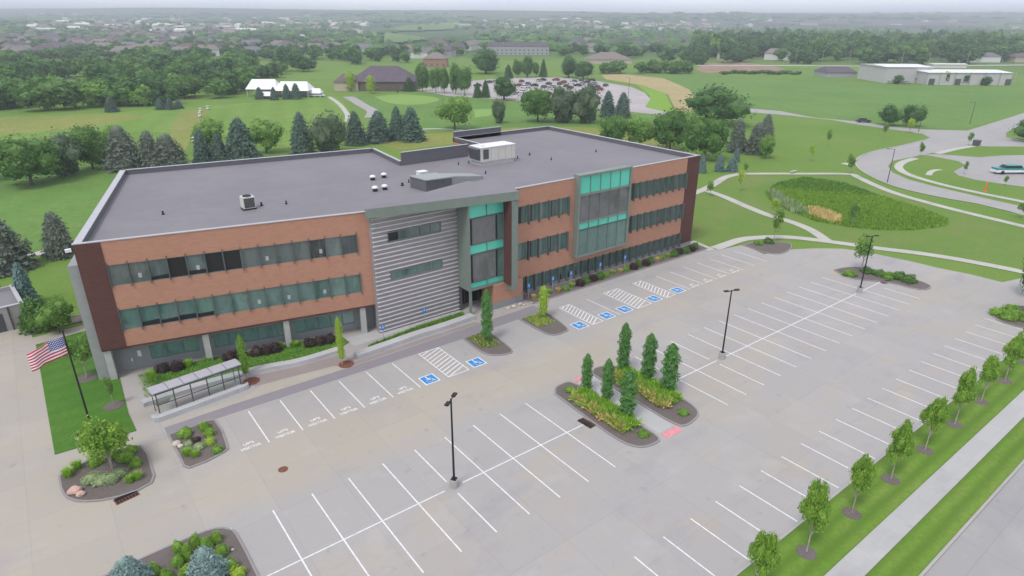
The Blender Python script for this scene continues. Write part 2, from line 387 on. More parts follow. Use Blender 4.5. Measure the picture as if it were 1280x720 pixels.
M['leaf_pine'] = leaf('needle_pine', (.042, .066, .036), (.062, .09, .05), (.092, .122, .07))
M['leaf_brownish'] = leaf('needle_brown_spruce', (.062, .076, .06), (.088, .104, .084), (.125, .14, .115))
M['leaf_burgundy'] = leaf('leaf_burgundy', (.018, .014, .016), (.032, .022, .026), (.05, .036, .04))
M['leaf_grey'] = leaf('leaf_grey_green', (.11, .16, .10), (.15, .205, .13), (.21, .27, .18))
M['reed_light'] = leaf('reed_light', (.075, .15, .022), (.10, .185, .028), (.13, .22, .036), .1)
M['reed_dark'] = leaf('reed_dark', (.042, .105, .022), (.054, .128, .026), (.068, .148, .03), .1)
M['blade_tan'] = leaf('blade_tan', (.22, .19, .09), (.30, .25, .13), (.40, .34, .20))
M['blade'] = leaf('blade_green', (.085, .18, .025), (.13, .25, .035), (.19, .32, .05), .2)
M['blade_dark'] = leaf('blade_dark_green', (.05, .12, .02), (.08, .17, .03), (.12, .22, .04), .2)

# ------------------------------------------------------------------ foliage meshes (unit size: 1 high, 1 wide)
def quads_mesh(name, C, Nn, size, rng, mat, extra=None, aspect=1.):
    n = len(C)
    Nn = Nn/np.linalg.norm(Nn, axis=1, keepdims=True)
    ref = rng.normal(size=(n, 3)); U = np.cross(Nn, ref); U /= np.linalg.norm(U, axis=1, keepdims=True); V = np.cross(Nn, U)
    s = (size*rng.uniform(.6, 1.35, n))[:, None] if np.isscalar(size) else size[:, None]
    P = np.empty((n, 4, 3))
    P[:, 0] = C-U*s*aspect; P[:, 1] = C-V*s*.62; P[:, 2] = C+U*s*aspect+Nn*s*.15; P[:, 3] = C+V*s*.62
    v = P.reshape(-1, 3).tolist(); f = [(4*i, 4*i+1, 4*i+2, 4*i+3) for i in range(n)]
    if extra:
        for ev, ef in extra:
            k0 = len(v); v += ev; f += [tuple(k0+i for i in q) for q in ef]
    me = bpy.data.meshes.new(name); me.from_pydata(v, [], f); me.materials.append(mat); me.update(); return me
def ico(c, r, rng, sub=2, jit=.18):
    import bmesh
    bm = bmesh.new(); bmesh.ops.create_icosphere(bm, subdivisions=sub, radius=1)
    vs = [((c[0]+v.co.x*r[0]*(q := 1+rng.uniform(-jit, jit))), c[1]+v.co.y*r[1]*q, c[2]+v.co.z*r[2]*q) for v in bm.verts]
    bm.verts.index_update(); fs = [tuple(x.index for x in f.verts) for f in bm.faces]; bm.free(); return vs, fs
def crown_round(name, seed, n, size, mat, zc=.60, rz=.40, rx=.5, K=16, clump=.42, core=True):
    rng = np.random.default_rng(seed)
    cs = []
    while len(cs) < K:
        d = rng.normal(size=3); d /= np.linalg.norm(d); q = rng.uniform(.25, .72)
        cs.append((d[0]*rx*q, d[1]*rx*q, zc+d[2]*rz*q, rng.uniform(.75, 1.15)*clump))
    w = np.array([c[3]**2 for c in cs]); w /= w.sum()
    idx = rng.choice(K, n, p=w); cs_ = np.array(cs)[idx]
    d = rng.normal(size=(n, 3)); d[:, 2] += .25; d /= np.linalg.norm(d, axis=1, keepdims=True)
    rr = np.where(rng.uniform(0, 1, n) < .12, rng.uniform(1., 1.35, n), rng.uniform(.70, 1.06, n))[:, None]
    C = cs_[:, :3] + d*rr*cs_[:, 3:4]*np.array([rx, rx, rz])
    Nn = d + rng.normal(size=(n, 3))*.55
    ex = [ico(c[:3], (c[3]*rx*.74, c[3]*rx*.74, c[3]*rz*.74), rng, 1) for c in cs] if core else None
    return quads_mesh(name, C, Nn, size, rng, mat, ex)
def crown_cone(name, seed, n, size, mat, layers=11, z0=.04, pw=.85, core=.68):
    rng = np.random.default_rng(seed)
    z = 1-np.sqrt(rng.uniform(0, 1, n)); z = z*.97
    a = rng.uniform(0, 2*math.pi, n)
    saw = 1-((z*layers+.15*np.sin(3*a+seed)) % 1.)
    nb = 9; br = .5+.5*np.cos(a*nb+np.floor(z*layers)*2.4+seed)
    R_ = .5*(1-z)**pw*(.70+.24*saw+.14*br)*(1+.10*np.sin(2*a+seed)) + .006
    R_ *= rng.uniform(.76, 1.10, n)*(1+.10*np.sin(a*3+z*9+seed)+.07*np.sin(a*5-z*21))
    C = np.stack([R_*np.cos(a), R_*np.sin(a), z0+z*(1-z0)-.03*(R_/.5)*(1-saw)], 1)
    Nn = np.stack([np.cos(a)*.5, np.sin(a)*.5, np.full(n, .9)], 1) + rng.normal(size=(n, 3))*.45
    v = []; f = []; ns = 14; nl = 12
    for i in range(nl+1):
        zz = i/nl; r = .5*(1-zz)**pw*core+.004
        for j in range(ns): v.append((r*(1+.12*math.sin(j*2.1+i))*math.cos(2*math.pi*j/ns), r*(1+.12*math.sin(j*2.1+i))*math.sin(2*math.pi*j/ns), z0+zz*(1-z0)*.98))
    for i in range(nl):
        for j in range(ns): f.append((i*ns+j, i*ns+(j+1) % ns, (i+1)*ns+(j+1) % ns, (i+1)*ns+j))
    return quads_mesh(name, C, Nn, size, rng, mat, [(v, f)], 1.25)
def crown_column(name, seed, n, size, mat, z0=.08):
    rng = np.random.default_rng(seed)
    z = rng.uniform(0, 1, n); a = rng.uniform(0, 2*math.pi, n)
    prof = np.clip(np.minimum(z/.25+.62, 1)*np.where(z > .55, np.clip(1-((z-.55)/.455)**3.6, 0, 1), 1), 0, 1)
    lump = .95+.20*np.sin(a*3+z*19+seed)+.16*np.sin(a*4-z*33)+.08*np.sin(z*47+a)
    R_ = .46*prof*lump*rng.uniform(.72, 1.06, n)+.01
    C = np.stack([R_*np.cos(a), R_*np.sin(a), z0+z*(1-z0)], 1)
    Nn = np.stack([np.cos(a), np.sin(a), np.full(n, .6)], 1)+rng.normal(size=(n, 3))*.6
    v = []; f = []; ns = 10; nl = 14
    for i in range(nl+1):
        zz = i/nl; r = .46*.70*min(zz/.25+.62, 1)*(max(0, 1-((zz-.55)/.455)**3.6) if zz > .55 else 1)+.004
        for j in range(ns): v.append((r*math.cos(2*math.pi*j/ns), r*math.sin(2*math.pi*j/ns), z0+zz*(1-z0)))
    for i in range(nl):
        for j in range(ns): f.append((i*ns+j, i*ns+(j+1) % ns, (i+1)*ns+(j+1) % ns, (i+1)*ns+j))
    me = quads_mesh(name, C*np.array([1, 1, 4.]), Nn, size, rng, mat, [([(a_, b_, c_*4) for a_, b_, c_ in v], f)])
    for q in me.vertices: q.co.z /= 4
    return me
def shrub_mesh(name, seed, n, size, mat):
    rng = np.random.default_rng(seed)
    d = rng.normal(size=(n, 3)); d[:, 2] = np.abs(d[:, 2])*1.1-.15; d /= np.linalg.norm(d, axis=1, keepdims=True)
    ph = rng.uniform(0, 6, 3)
    l = 1+.12*np.sin(d[:, 0]*5+ph[0])+.12*np.sin(d[:, 1]*6+ph[1])+.1*np.sin(d[:, 2]*7+ph[2])
    C = d*(rng.uniform(.78, 1.05, n)*l)[:, None]*np.array([.47, .47, .80]); C[:, 2] += .14
    Nn = d+rng.normal(size=(n, 3))*.55
    return quads_mesh(name, C, Nn, size, rng, mat, [ico((0, 0, .2), (.39, .39, .68), rng, 2, .1)])
def tuft_mesh(name, seed, n, mat, spread=.5, lean=.5, wid=.02):
    rng = np.random.default_rng(seed); v = []; f = []
    for i in range(n):
        a = rng.uniform(0, 2*math.pi); r = spread*.45*math.sqrt(rng.uniform()); b = a+rng.normal()*.6
        x, y = r*math.cos(a), r*math.sin(a); h = rng.uniform(.6, 1.)*(1-.25*r/spread); L = lean*rng.uniform(.2, 1.)*spread
        dx, dy = math.cos(b)*L, math.sin(b)*L; px, py = -math.sin(b)*wid, math.cos(b)*wid
        k0 = len(v)
        v += [(x-px, y-py, 0), (x+px, y+py, 0), (x+dx*.4+px, y+dy*.4+py, h*.65), (x+dx*.4-px, y+dy*.4-py, h*.65), (x+dx, y+dy, h)]
        f += [(k0, k0+1, k0+2, k0+3), (k0+3, k0+2, k0+4)]
    me = bpy.data.meshes.new(name); me.from_pydata(v, [], f); me.materials.append(mat); me.update(); return me
def trunk_mesh(name, seed, mat, h=.45, r=.03, branches=5, top=.75, spread=.28):
    rng = random.Random(seed); b = MB()
    b.tube([(0, 0, -.01), (.004, 0, h*.5), (0, .005, h), (.01, -.01, top)], [r*1.25, r*.95, r*.8, r*.25], 8)
    for i in range(branches):
        a = 2*math.pi*i/branches+rng.uniform(-.4, .4); z = h*rng.uniform(.75, 1.15); e = spread*rng.uniform(.7, 1.2)
        b.tube([(0, 0, z), (e*.45*math.cos(a), e*.45*math.sin(a), z+.10), (e*math.cos(a), e*math.sin(a), z+.26)], [r*.55, r*.38, r*.12], 6)
    return b.mesh(name, mat)

KIND = {}
def kind(nm, crowns, trunks): KIND[nm] = (crowns, trunks)
kind('round', [crown_round('round_crown', 10+i, 3600, .028, M['leaf'], .54, .46, .5, 30, .52) for i in range(3)], [trunk_mesh('round_trunk', i, M['bark'], .3, .022) for i in range(2)])
kind('rounddark', [crown_round('dark_crown', 20+i, 3800, .026, M['leaf_dark'], .53, .47, .5, 34, .55) for i in range(2)], [trunk_mesh('dark_trunk', 5, M['bark'], .25, .035)])
kind('roundlight', [crown_round('light_crown', 30+i, 2600, .03, M['leaf_light'], .55, .45, .5, 28, .48) for i in range(2)], [trunk_mesh('light_trunk', 6, M['bark'], .3, .025)])
kind('young', [crown_round('young_crown', 40+i, 700, .042, M['leaf_light'], .62, .36, .44, 14, .34, core=False) for i in range(2)], [trunk_mesh('young_trunk', 7, M['bark_pale'], .35, .018)])
kind('youngyellow', [crown_round('yellow_crown', 45+i, 650, .042, M['leaf_yellow'], .60, .38, .44, 14, .34, core=False) for i in range(2)], [trunk_mesh('yellow_trunk', 8, M['bark_pale'], .3, .018)])
def lot_crown(i):
    me = crown_round('lot_crown', 50+i, 5200, .025, M['leaf_lot'], (.63, .645, .62, .65)[i], (.37, .35, .38, .35)[i], .46, (30, 24, 34, 26)[i], (.33, .36, .31, .35)[i])
    for q in me.vertices:
        t_ = (q.co.z-.28)/.72; f_ = 1.12-.55*max(0, t_)**1.3; q.co.x = q.co.x*f_+.10*(t_-.4)*math.cos(i*2.); q.co.y = q.co.y*f_+.10*(t_-.4)*math.sin(i*2.)
    return me
kind('lot', [lot_crown(i) for i in range(4)], [trunk_mesh('lot_trunk', 11+i, M['bark_pale'], .30, .020, 6, .8, .22) for i in range(2)])
kind('bedtree', [crown_round('bed_tree_crown', 71, 3000, .030, M['leaf_lot'], .62, .37, .5, 30, .33, core=False)], [trunk_mesh('bed_tree_trunk', 15, M['bark_pale'], .36, .018, 8, .85, .3)])
kind('column', [crown_column('column_crown', 60+i, 4600, .055, M['leaf_column']) for i in range(3)], [trunk_mesh('column_trunk', 17, M['bark'], .12, .05, 0, .9)])
kind('columnlight', [crown_column('light_column_crown', 66, 2200, .055, M['leaf_lot'], .12)], [trunk_mesh('light_column_trunk', 18, M['bark_pale'], .15, .04, 0, .9)])
kind('columnyellow', [crown_column('yellow_column_crown', 67+i, 1500, .055, M['leaf_yellow'], .14) for i in range(2)], [trunk_mesh('yellow_column_trunk', 19, M['bark_pale'], .15, .04, 0, .9)])
kind('spruce', [crown_cone('spruce_crown', 80+i, 3600, .032, M['leaf_spruce'], 10, .02, .56, .74) for i in range(3)], [trunk_mesh('spruce_trunk', 21, M['bark'], .1, .03, 0, .8)])
kind('bluespruce', [crown_cone('blue_spruce_crown', 90+i, 2200, .042, M['leaf_blue'], 9, .02, .6, .72) for i in range(2)], [trunk_mesh('blue_spruce_trunk', 22, M['bark'], .1, .03, 0, .8)])
kind('palespruce', [crown_cone('pale_spruce_crown', 92+i, 5200, .030, M['leaf_paleblue'], 9, .03, .6, .74) for i in range(2)], [trunk_mesh('pale_spruce_trunk', 27, M['bark'], .1, .03, 0, .8)])
kind('brownspruce', [crown_cone('brown_spruce_crown', 95+i, 3400, .032, M['leaf_brownish'], 9, .02, .50, .74) for i in range(2)], [trunk_mesh('brown_spruce_trunk', 23, M['bark'], .1, .03, 0, .8)])
kind('pine', [crown_round('pine_crown', 100+i, 3600, .028, M['leaf_pine'], .50, .50, .5, 34, .52) for i in range(2)], [trunk_mesh('pine_trunk', 24, M['bark'], .2, .035)])
kind('darkspruce', [crown_cone('dark_spruce_crown', 104+i, 1600, .042, M['leaf_dark'], 10, .03, .6) for i in range(2)], [trunk_mesh('dark_spruce_trunk', 25, M['bark'], .1, .03, 0, .8)])
TN = {'round': 'broadleaf_tree', 'rounddark': 'broadleaf_tree', 'roundlight': 'broadleaf_tree', 'young': 'young_tree', 'youngyellow': 'young_tree', 'lot': 'young_tree', 'bedtree': 'young_tree', 'column': 'columnar_tree', 'columnlight': 'columnar_tree', 'columnyellow': 'columnar_tree', 'spruce': 'spruce_tree', 'bluespruce': 'blue_spruce', 'palespruce': 'blue_spruce', 'brownspruce': 'spruce_tree', 'pine': 'pine_tree', 'darkspruce': 'spruce_tree'}
tcount = [0]
def tree(kd, p, h, w, label, group=None, cat='tree'):
    tcount[0] += 1; i = tcount[0]
    cr_, tr_ = KIND[kd]
    e = empty(TN[kd], (p[0], p[1], p[2]), random.uniform(0, 6.28), (w, w, h))
    tag(e, label, cat, group)
    obj('crown', cr_[i % len(cr_)], e); obj('trunk', tr_[i % len(tr_)], e)
    return e
def tree_px(kd, xl, xr, yt, yb, label, group=None):
    p = at((xl+xr)/2, yb); h = height(p, yt); w = (xr-xl)/ppm(p)
    return tree(kd, p, h, w, label, group)

# ================================================================== SETTING
# ---- land sheet: fine near, coarse far, follows the hills to the skyline
def land():
    n = 150; us = [math.sinh(3.6*(i/n*2-1))/math.sinh(3.6) for i in range(n+1)]
    cx, cyy = 2200., 2900.
    xs = sorted(set([u*7400+900 for u in us])); ys = sorted(set([u*7400+1200 for u in us]))
    v = [(x, y, T(x, y)) for y in ys for x in xs]; m_ = len(xs)
    f = [(j*m_+i, j*m_+i+1, (j+1)*m_+i+1, (j+1)*m_+i) for j in range(len(ys)-1) for i in range(m_-1)]
    me = bpy.data.meshes.new('ground'); me.from_pydata(v, [], f); me.materials.append(M['land']); smooth(me); me.update()
    struct(obj('ground', me))
land()
def sheet(name, poly, z, mat):
    b = MB(); b.prism(poly, z-.05, z, top=True); return struct(b.build(name, mat))
def smooth_line(pts, k=4):
    out = []
    P = [pts[0]]+list(pts)+[pts[-1]]
    for i in range(1, len(P)-2):
        for j in range(k):
            t = j/k; a, b, c, d = (np.array(P[q][:2], float) for q in (i-1, i, i+1, i+2))
            out.append(tuple(.5*((2*b)+(-a+c)*t+(2*a-5*b+4*c-d)*t*t+(-a+3*b-3*c+d)*t**3)))
    out.append(tuple(pts[-1][:2])); return out
def ribbon(name, pts, w, z, mat, k=4):
    L = smooth_line(pts, k); b = MB(); lft = []; rgt = []
    for i, p in enumerate(L):
        a = np.array(L[max(0, i-1)]); c = np.array(L[min(len(L)-1, i+1)]); d = (c-a)/max(1e-6, np.linalg.norm(c-a)); n_ = np.array([-d[1], d[0]])
        lft.append(np.array(p)+n_*w/2); rgt.append(np.array(p)-n_*w/2)
    for i in range(len(L)-1):
        b.face([(*rgt[i], z), (*rgt[i+1], z), (*lft[i+1], z), (*lft[i], z)])
    return struct(b.build(name, mat))
def offset_poly(poly, d):
    n = len(poly); ar = sum(poly[i][0]*poly[(i+1) % n][1]-poly[(i+1) % n][0]*poly[i][1] for i in range(n))
    if ar < 0: poly = poly[::-1]
    o = []
    for i in range(n):
        a, b, c = (np.array(poly[j % n], float) for j in (i-1, i, i+1))
        e1 = (b-a)/np.linalg.norm(b-a); e2 = (c-b)/np.linalg.norm(c-b)
        n1 = np.array([-e1[1], e1[0]]); n2 = np.array([-e2[1], e2[0]]); q = n1+n2; q /= max(.35, np.linalg.norm(q)); sc = d/max(.4, q@n1)
        o.append(tuple(b+q*sc))
    return poly, o
def bed(name, poly, z=.10, kerb=True, mat='mulch', kh=.125, kw=.14):
    outer, inner = offset_poly(poly, kw)
    b = MB(); b.face([(p[0], p[1], z) for p in (inner if kerb else outer)]); o = struct(b.build(name, M[mat]))
    if not kerb:
        b = MB(); b.prism(outer, 0, z-.004, top=False); struct(b.build('bed_edge', M[mat])); return o
    b = MB(); n = len(outer)
    for i in range(n):
        j = (i+1) % n; a, c, d, e = outer[i], outer[j], inner[j], inner[i]
        b.face([(*a, kh), (*c, kh), (*d, kh), (*e, kh)]); b.face([(*a, 0), (*c, 0), (*c, kh), (*a, kh)]); b.face([(*d, z-.03), (*e, z-.03), (*e, kh), (*d, kh)])
    struct(b.build('kerb', M['kerb_dark'])); return o

# ---- parking lot and plaza slab
top_edge = A2((1253, 353), (1213, 343), (1173, 335), (1140, 327), (1106, 320), (1080, 314.5), (1053, 311), (1020, 310.5), (986, 312))
lot = [(-60, -16.9), (100, -16.9), (100, top_edge[0][1]-3)] + top_edge + A2((955, 318), (930, 306), (905, 311), (887, 313), (863, 303)) + [(69, 28), (30, 28), (20, 29), (-5.8, 33), (-5.8, 45), (-6.6, 46.6), (-11.6, 46.2), (-11.6, 51.5), (-60, 54)]
sheet('parking_lot', lot, .02, M['lot'])
# verge, footpath and road along the south side
def verge(name, y0, y1, z, mat, x0=-60, x1=160):
    b = MB(); b.box(x0, x1, y0, y1, -.02, z); return struct(b.build(name, mat))
verge('lawn_verge', -20.2, -17.06, .10, M['strip']); verge('lawn_verge', -23.65, -21.72, .10, M['strip'])
verge('footpath', -21.70, -20.22, .105, M['walk'])
verge('kerb', -17.05, -16.9, .13, M['kerb'], -60, 100); verge('kerb', -23.83, -23.66, .10, M['kerb'])
verge('street', -40, -23.84, .02, M['road'])

# ---- painted bays
SW = 2.743
mk = MB()
def line(x0, y0, x1, y1, w=.10, z=.0245):
    a = np.array([x0, y0]); c = np.array([x1, y1]); d = (c-a)/np.linalg.norm(c-a); n_ = np.array([-d[1], d[0]])*w/2
    mk.face([(*(a-n_), z), (*(c-n_), z), (*(c+n_), z), (*(a+n_), z)])
for k_ in range(-3, 9):
    if k_ == 4: line(k_*SW, .75, k_*SW, 5.42); line(k_*SW, -5.42, k_*SW, -.75)
    else: line(k_*SW, -5.42, k_*SW, 5.42)
BX = 16.08*SW
for k_ in range(-3, 12):
    x = BX+k_*SW
    if k_ in (-1, ): line(x, -5.42, x, -.6); line(x, .6, x, 5.42)
    elif k_ == 11: line(x, -5.42, x, -1.2)
    else: line(x, -5.42, x, 5.42)
mkz = .0285
def line2(*a, **k): line(*a, z=mkz, **k)
line2(-8.2, 0, 10.35, 0); line2(11.9, 0, 24.3, 0); line2(33.9, 0, 41.7, 0); line2(43.3, 0, 69.6, 0); line2(71.2, 0, 76.2, 0)
for k_ in range(-9, 22): line(6.05*SW+k_*SW, -12.25, 6.05*SW+k_*SW, -16.75)
for x in (2.3, 5.02, 7.74, 10.46, 13.2, 15.95, 41.9, 54.4, 57.1, 60.0, 62.85, 65.6, 68.35, 71.2): line(x, 13.2, x, 18.7)
def hatch(x0, x1, n):
    line(x0, 13.2, x0, 18.8); line(x1, 13.2, x1, 18.8); line2(x0, 13.2, x1, 13.2); line2(x0, 18.8, x1, 18.8)
    for i in range(n):
        y = 13.25+i*(18.8-13.2)/n; y2 = min(18.75, y+.95); fx = (y2-y)/.95
        line2(x0+.06, y, x0+.06+(x1-x0-.12)*fx, y2, w=.13)
hatch(18.95, 21.25, 10); hatch(37.6, 39.2, 11); hatch(44.75, 47.25, 11); hatch(50.0, 51.6, 11)
struct(mk.build('parking_markings', M['paint']))
def symbol(cx, cyy, s=1.55):
    b = MB()
    h = s/2
    b.face([(cx-h, cyy-h, .030), (cx+h, cyy-h, .030), (cx+h, cyy+h, .030), (cx-h, cyy+h, .030)], 0)
    g_ = h*.84
    b.face([(cx-g_, cyy-g_, .034), (cx+g_, cyy-g_, .034), (cx+g_, cyy+g_, .034), (cx-g_, cyy+g_, .034)], 1)
    z = .038; u = s/10
    def strip(pts, w):
        for (x0, y0), (x1, y1) in zip(pts, pts[1:]):
            a = np.array([cx+x0*u, cyy+y0*u]); c = np.array([cx+x1*u, cyy+y1*u]); d = (c-a)/np.linalg.norm(c-a); n_ = np.array([-d[1], d[0]])*w*u/2; a = a-d*w*u*.3; c = c+d*w*u*.3
            b.face([(*(a-n_), z), (*(c-n_), z), (*(c+n_), z), (*(a+n_), z)], 0)
    b.face([(cx-.5*u+.55*u*math.cos(t*math.pi/5), cyy+3.2*u+.6*u*math.sin(t*math.pi/5), z) for t in range(10)], 0)
    strip([(-.6, 2.2), (-.3, -.4)], .8); z = .039; strip([(-.3, -.4), (1.5, -.4), (2.3, -2.6), (3., -2.3)], .7); z = .040; strip([(-.4, .9), (1.3, .9)], .55)
    z = .041; strip([(-.2+1.9*math.cos(t), -1.2+1.9*math.sin(t)) for t in [R(a) for a in range(130, 351, 20)]], .55)
    struct(b.build('painted_access_symbol', [M['paint'], M['paintblue']]))
for x in (17.3, 22.6): symbol(x, 13.95)
for x in (36.3, 40.5, 43.4, 48.5, 52.9): symbol(x, 13.95)
def text_mesh(body, size, mat):
    cu = bpy.data.curves.new('lettering', 'FONT'); cu.body = body; cu.size = size; cu.align_x = 'CENTER'; cu.align_y = 'CENTER'; cu.offset = .012
    o = bpy.data.objects.new('lettering', cu); COL.objects.link(o)
    dg = bpy.context.evaluated_depsgraph_get(); me = bpy.data.meshes.new_from_object(o.evaluated_get(dg))
    bpy.data.objects.remove(o); me.materials.clear(); me.materials.append(mat); return me
tv, tu = text_mesh('VISITOR', .44, M['paint']), text_mesh("UP'S", .44, M['paint'])
for x in (.95, 3.66, 6.38, 9.1, 11.83, 14.55, 55.75, 58.5, 61.4, 64.2):
    for me, dy in ((tv, 13.45), (tu, 14.05)): struct(obj('painted_lettering', me, None, (x, dy, .026)))

# ---- islands and beds
e_ = lambda X, Y: (680+X/4.235, 400+Y/4.235)
isl_l = smooth_line([(24.9, 4.9), (25.7, 5.75), (27.2, 5.8), (27.6, 5.0), (27.75, 3.5), (27.5, -2.8), (27.35, -5.05), (26.3, -5.35), (25.1, -4.9), (24.5, -3.4), (24.55, 0.), (24.9, 4.9)], 3)[:-1]
isl_r = smooth_line([(30.0, 5.5), (30.9, 6.1), (32.2, 5.8), (33.2, 4.5), (33.6, 2.), (33.5, -2.7), (32.9, -4.6), (31.6, -5.2), (30.2, -5.2), (29.8, -4.2), (29.75, -2), (30.0, 5.5)], 3)[:-1]
bed('planting_bed', isl_l); bed('planting_bed', isl_r)
b = MB(); b.prism([(27.82, -4.6), (29.7, -4.6), (29.9, 5.2), (27.9, 5.2)], 0, .032); struct(b.build('footpath', M['walk']))
for y0, y1 in ((-5.5, -4.75), (5.3, 5.9)):
    b = MB(); b.prism([(27.85, y0), (29.7, y0), (29.75, y1), (27.9, y1)], 0, .036); struct(b.build('tactile_paving', M['pink']))
bed_l = smooth_line([(-11.3, 18.3), (-9.6, 19.05), (-8.0, 19.2), (-5.8, 18.8), (-5.65, 15.3), (-6.0, 13.35), (-8.1, 13.1), (-10.0, 13.9), (-11.0, 15.1), (-11.3, 16.6), (-11.3, 18.3)], 2)[:-1]
bed_r = smooth_line([(-3.9, 19.0), (-2, 19.05), (-.3, 19.0), (-.4, 14.9), (-.95, 13.9), (-3.5, 13.5), (-3.8, 15.1), (-3.9, 19.0)], 2)[:-1]
bed('planting_bed', bed_l); bed('planting_bed', bed_r)
bed_b = smooth_line([(-14, 5.6), (-9.6, 5.9), (-8.2, 6.05), (-5.0, 6.15), (-3.5, 5.95), (-2.8, 5.3), (-2.55, 4.4), (-2.5, .3), (-2.6, -5), (-14, -5)], 2)[:-1]
bed('planting_bed', bed_b)
isl1 = smooth_line([(24.3, 18.9), (27.4, 19.0), (27.4, 18.), (27.0, 14.0), (26.1, 13.35), (24.7, 14.), (24.1, 15.5), (24.3, 18.9)], 3)[:-1]
isl2 = smooth_line([(31.9, 19.1), (34.3, 19.1), (35.5, 18.6), (34.8, 14.3), (33.9, 13.6), (32.5, 13.7), (31.9, 15.0), (31.9, 19.1)], 3)[:-1]
bed('planting_bed', isl1); bed('planting_bed', isl2)
isl3 = smooth_line(A2((928, 307), (945, 303), (970, 303), (988, 305), (988, 312), (975, 318), (955, 316), (928, 307)), 3)[:-1]
bed('planting_bed', isl3)
isl4 = smooth_line(A2((1042, 338), (1060, 334.5), (1085, 336), (1120, 344), (1150, 352), (1164, 359), (1150, 363), (1110, 354), (1065, 349), (1042, 338)), 3)[:-1]
bed('planting_bed', isl4)
isl5 = smooth_line(A2((1238, 393), (1250, 385), (1275, 383), (1310, 388), (1300, 412), (1255, 405), (1238, 393)), 3)[:-1]
bed('planting_bed', isl5)
bed('planting_bed', [(35.9, 21.35), (68.9, 21.35), (69.4, 24.3), (35.2, 24.3)])
# lawn with the flag
lawn_l = [(-11.4, 44.0), (-6.9, 44.7), (-5.85, 38.3), (-5.6, 31.2), (-5.7, 29.1), (-5.9, 24.5), (-5.8, 21.2), (-11.3, 21.5)]
b = MB(); b.prism(lawn_l, 0, .08); struct(b.build('lawn', M['lawn_dark']))
bed('flag_bed', smooth_line([(-9.9, 22.9), (-9.2, 23.1), (-7.9, 22.7), (-7.6, 22.2), (-8.3, 21.8), (-9.5, 22.1), (-9.9, 22.9)], 3)[:-1], z=.12, kerb=False, mat='walk')
# plaza paving bands
def band(name, poly, mat, z): b = MB(); b.prism(poly, 0, z); struct(b.build(name, M[mat]))
band('pavement_band', [(-3.9, 19.15), (24.2, 18.95), (24.2, 18.98), (31.8, 19.2), (35.6, 19.3), (35.6, 21.1), (28, 20.9), (16.5, 20.5), (12.8, 20.45), (1.4, 20.5), (-3.9, 20.3)], 'paver_purple', .030)
band('pavement_band', [(-3.9, 20.35), (1.4, 20.55), (12.6, 20.5), (11.2, 21.6), (4.7, 22.3), (3.2, 21.3), (-3.9, 21.3)], 'paver_tan', .028)
band('pavement_band', [(4., 22.4), (11.2, 21.65), (12.9, 20.55), (28, 21.), (27.5, 21.6), (20.1, 21.5), (13.2, 21.2), (12.9, 23.5), (8.6, 23.6), (4.7, 24.4), (3.3, 24)], 'paver_red', .026)
for c in ((-3.3, 25.0), (4.0, 23.5), (12.3, 21.2)):
    b = MB(); b.lathe((c[0], c[1], 0), [(.75, .0), (.75, .05), (.0, .06)], 18); struct(b.build('tree_ring', M['rust'] if c[0] > 3 else M['mulch']))
# lawn in front of the recessed ground floor, and the hedge strip by the ribbed wall
band('lawn', [(-3.4, 25.7), (5.0, 25.5), (8.8, 24.7), (13.1, 24.7), (14.4, 25.3), (14.3, 27.4), (-3.0, 31.3), (-3.6, 29.)], 'lawn_dark', .12)
band('lawn', [(15.4, 22.5), (22.6, 22.65), (27.4, 23.0), (27.9, 24.4), (22, 24.2), (15.6, 23.3)], 'lawn_dark', .16)
band('pavement_band', [(14.5, 24.2), (27.8, 24.9), (27.9, 25.1), (14.5, 26.5)], 'walk', .034)

# ---- right-hand lawns, paths, streets
ribbon('footpath', A2((864, 243), (882, 236), (893, 230), (905, 222.5), (920, 218.5), (940, 217.3), (1000, 217.3), (1060, 217.6), (1072, 221.5), (1090, 230), (1120, 242), (1160, 253.5), (1200, 264), (1250, 276), (1300, 288), (1420, 316), (1620, 362)), 1.7, .05, M['path'])
ribbon('footpath', A2((885, 239), (905, 246), (930, 257), (960, 269), (990, 278), (1010, 286), (1022, 293), (1036, 303)), 1.7, .054, M['path'])
ribbon('footpath', A2((893, 311), (905, 307), (928, 299.5), (953, 297), (977, 296.5), (1000, 298), (1030, 301.5), (1060, 305.5), (1096, 310.5), (1153, 317.5), (1203, 325.5), (1273, 339), (1340, 354), (1450, 380)), 1.7, .058, M['path'])
ribbon('footpath', A2((863, 302), (875, 307), (890, 313.5)), 1.5, .06, M['path'])
z7 = lambda X, Y: (1020+X/4.5, 130+Y/4.5)
street = A2(*[z7(*q) for q in ((2600, 1010), (1800, 800), (1400, 690), (1110, 610), (900, 560), (700, 525), (500, 480), (380, 440), (270, 385), (225, 340), (240, 300), (330, 265), (480, 235), (600, 205), (640, 190), (600, 168), (480, 150), (370, 135), (200, 110), (80, 88), (-200, 60), (-600, 28), (-600, 6), (-200, 40), (0, 78), (250, 100), (400, 125), (600, 143), (850, 150), (950, 120), (1170, 50), (1400, -10), (2000, -140), (2000, -85), (1400, 60), (1170, 110), (1070, 160), (1070, 188), (1170, 205), (2000, 225), (2000, 268), (1170, 240), (900, 238), (830, 240), (640, 278), (560, 295), (430, 320), (405, 350), (430, 385), (520, 425), (650, 460), (800, 495), (950, 530), (1140, 572), (1400, 630), (1800, 728), (2600, 925))])
sheet('street', street, .03, M['road'])
ribbon('kerb', A2(*[z7(*q) for q in ((1110, 610), (900, 560), (700, 525), (500, 480), (380, 440), (270, 385), (225, 340), (240, 300), (330, 265), (480, 235), (600, 205))]), .3, .09, M['path'])
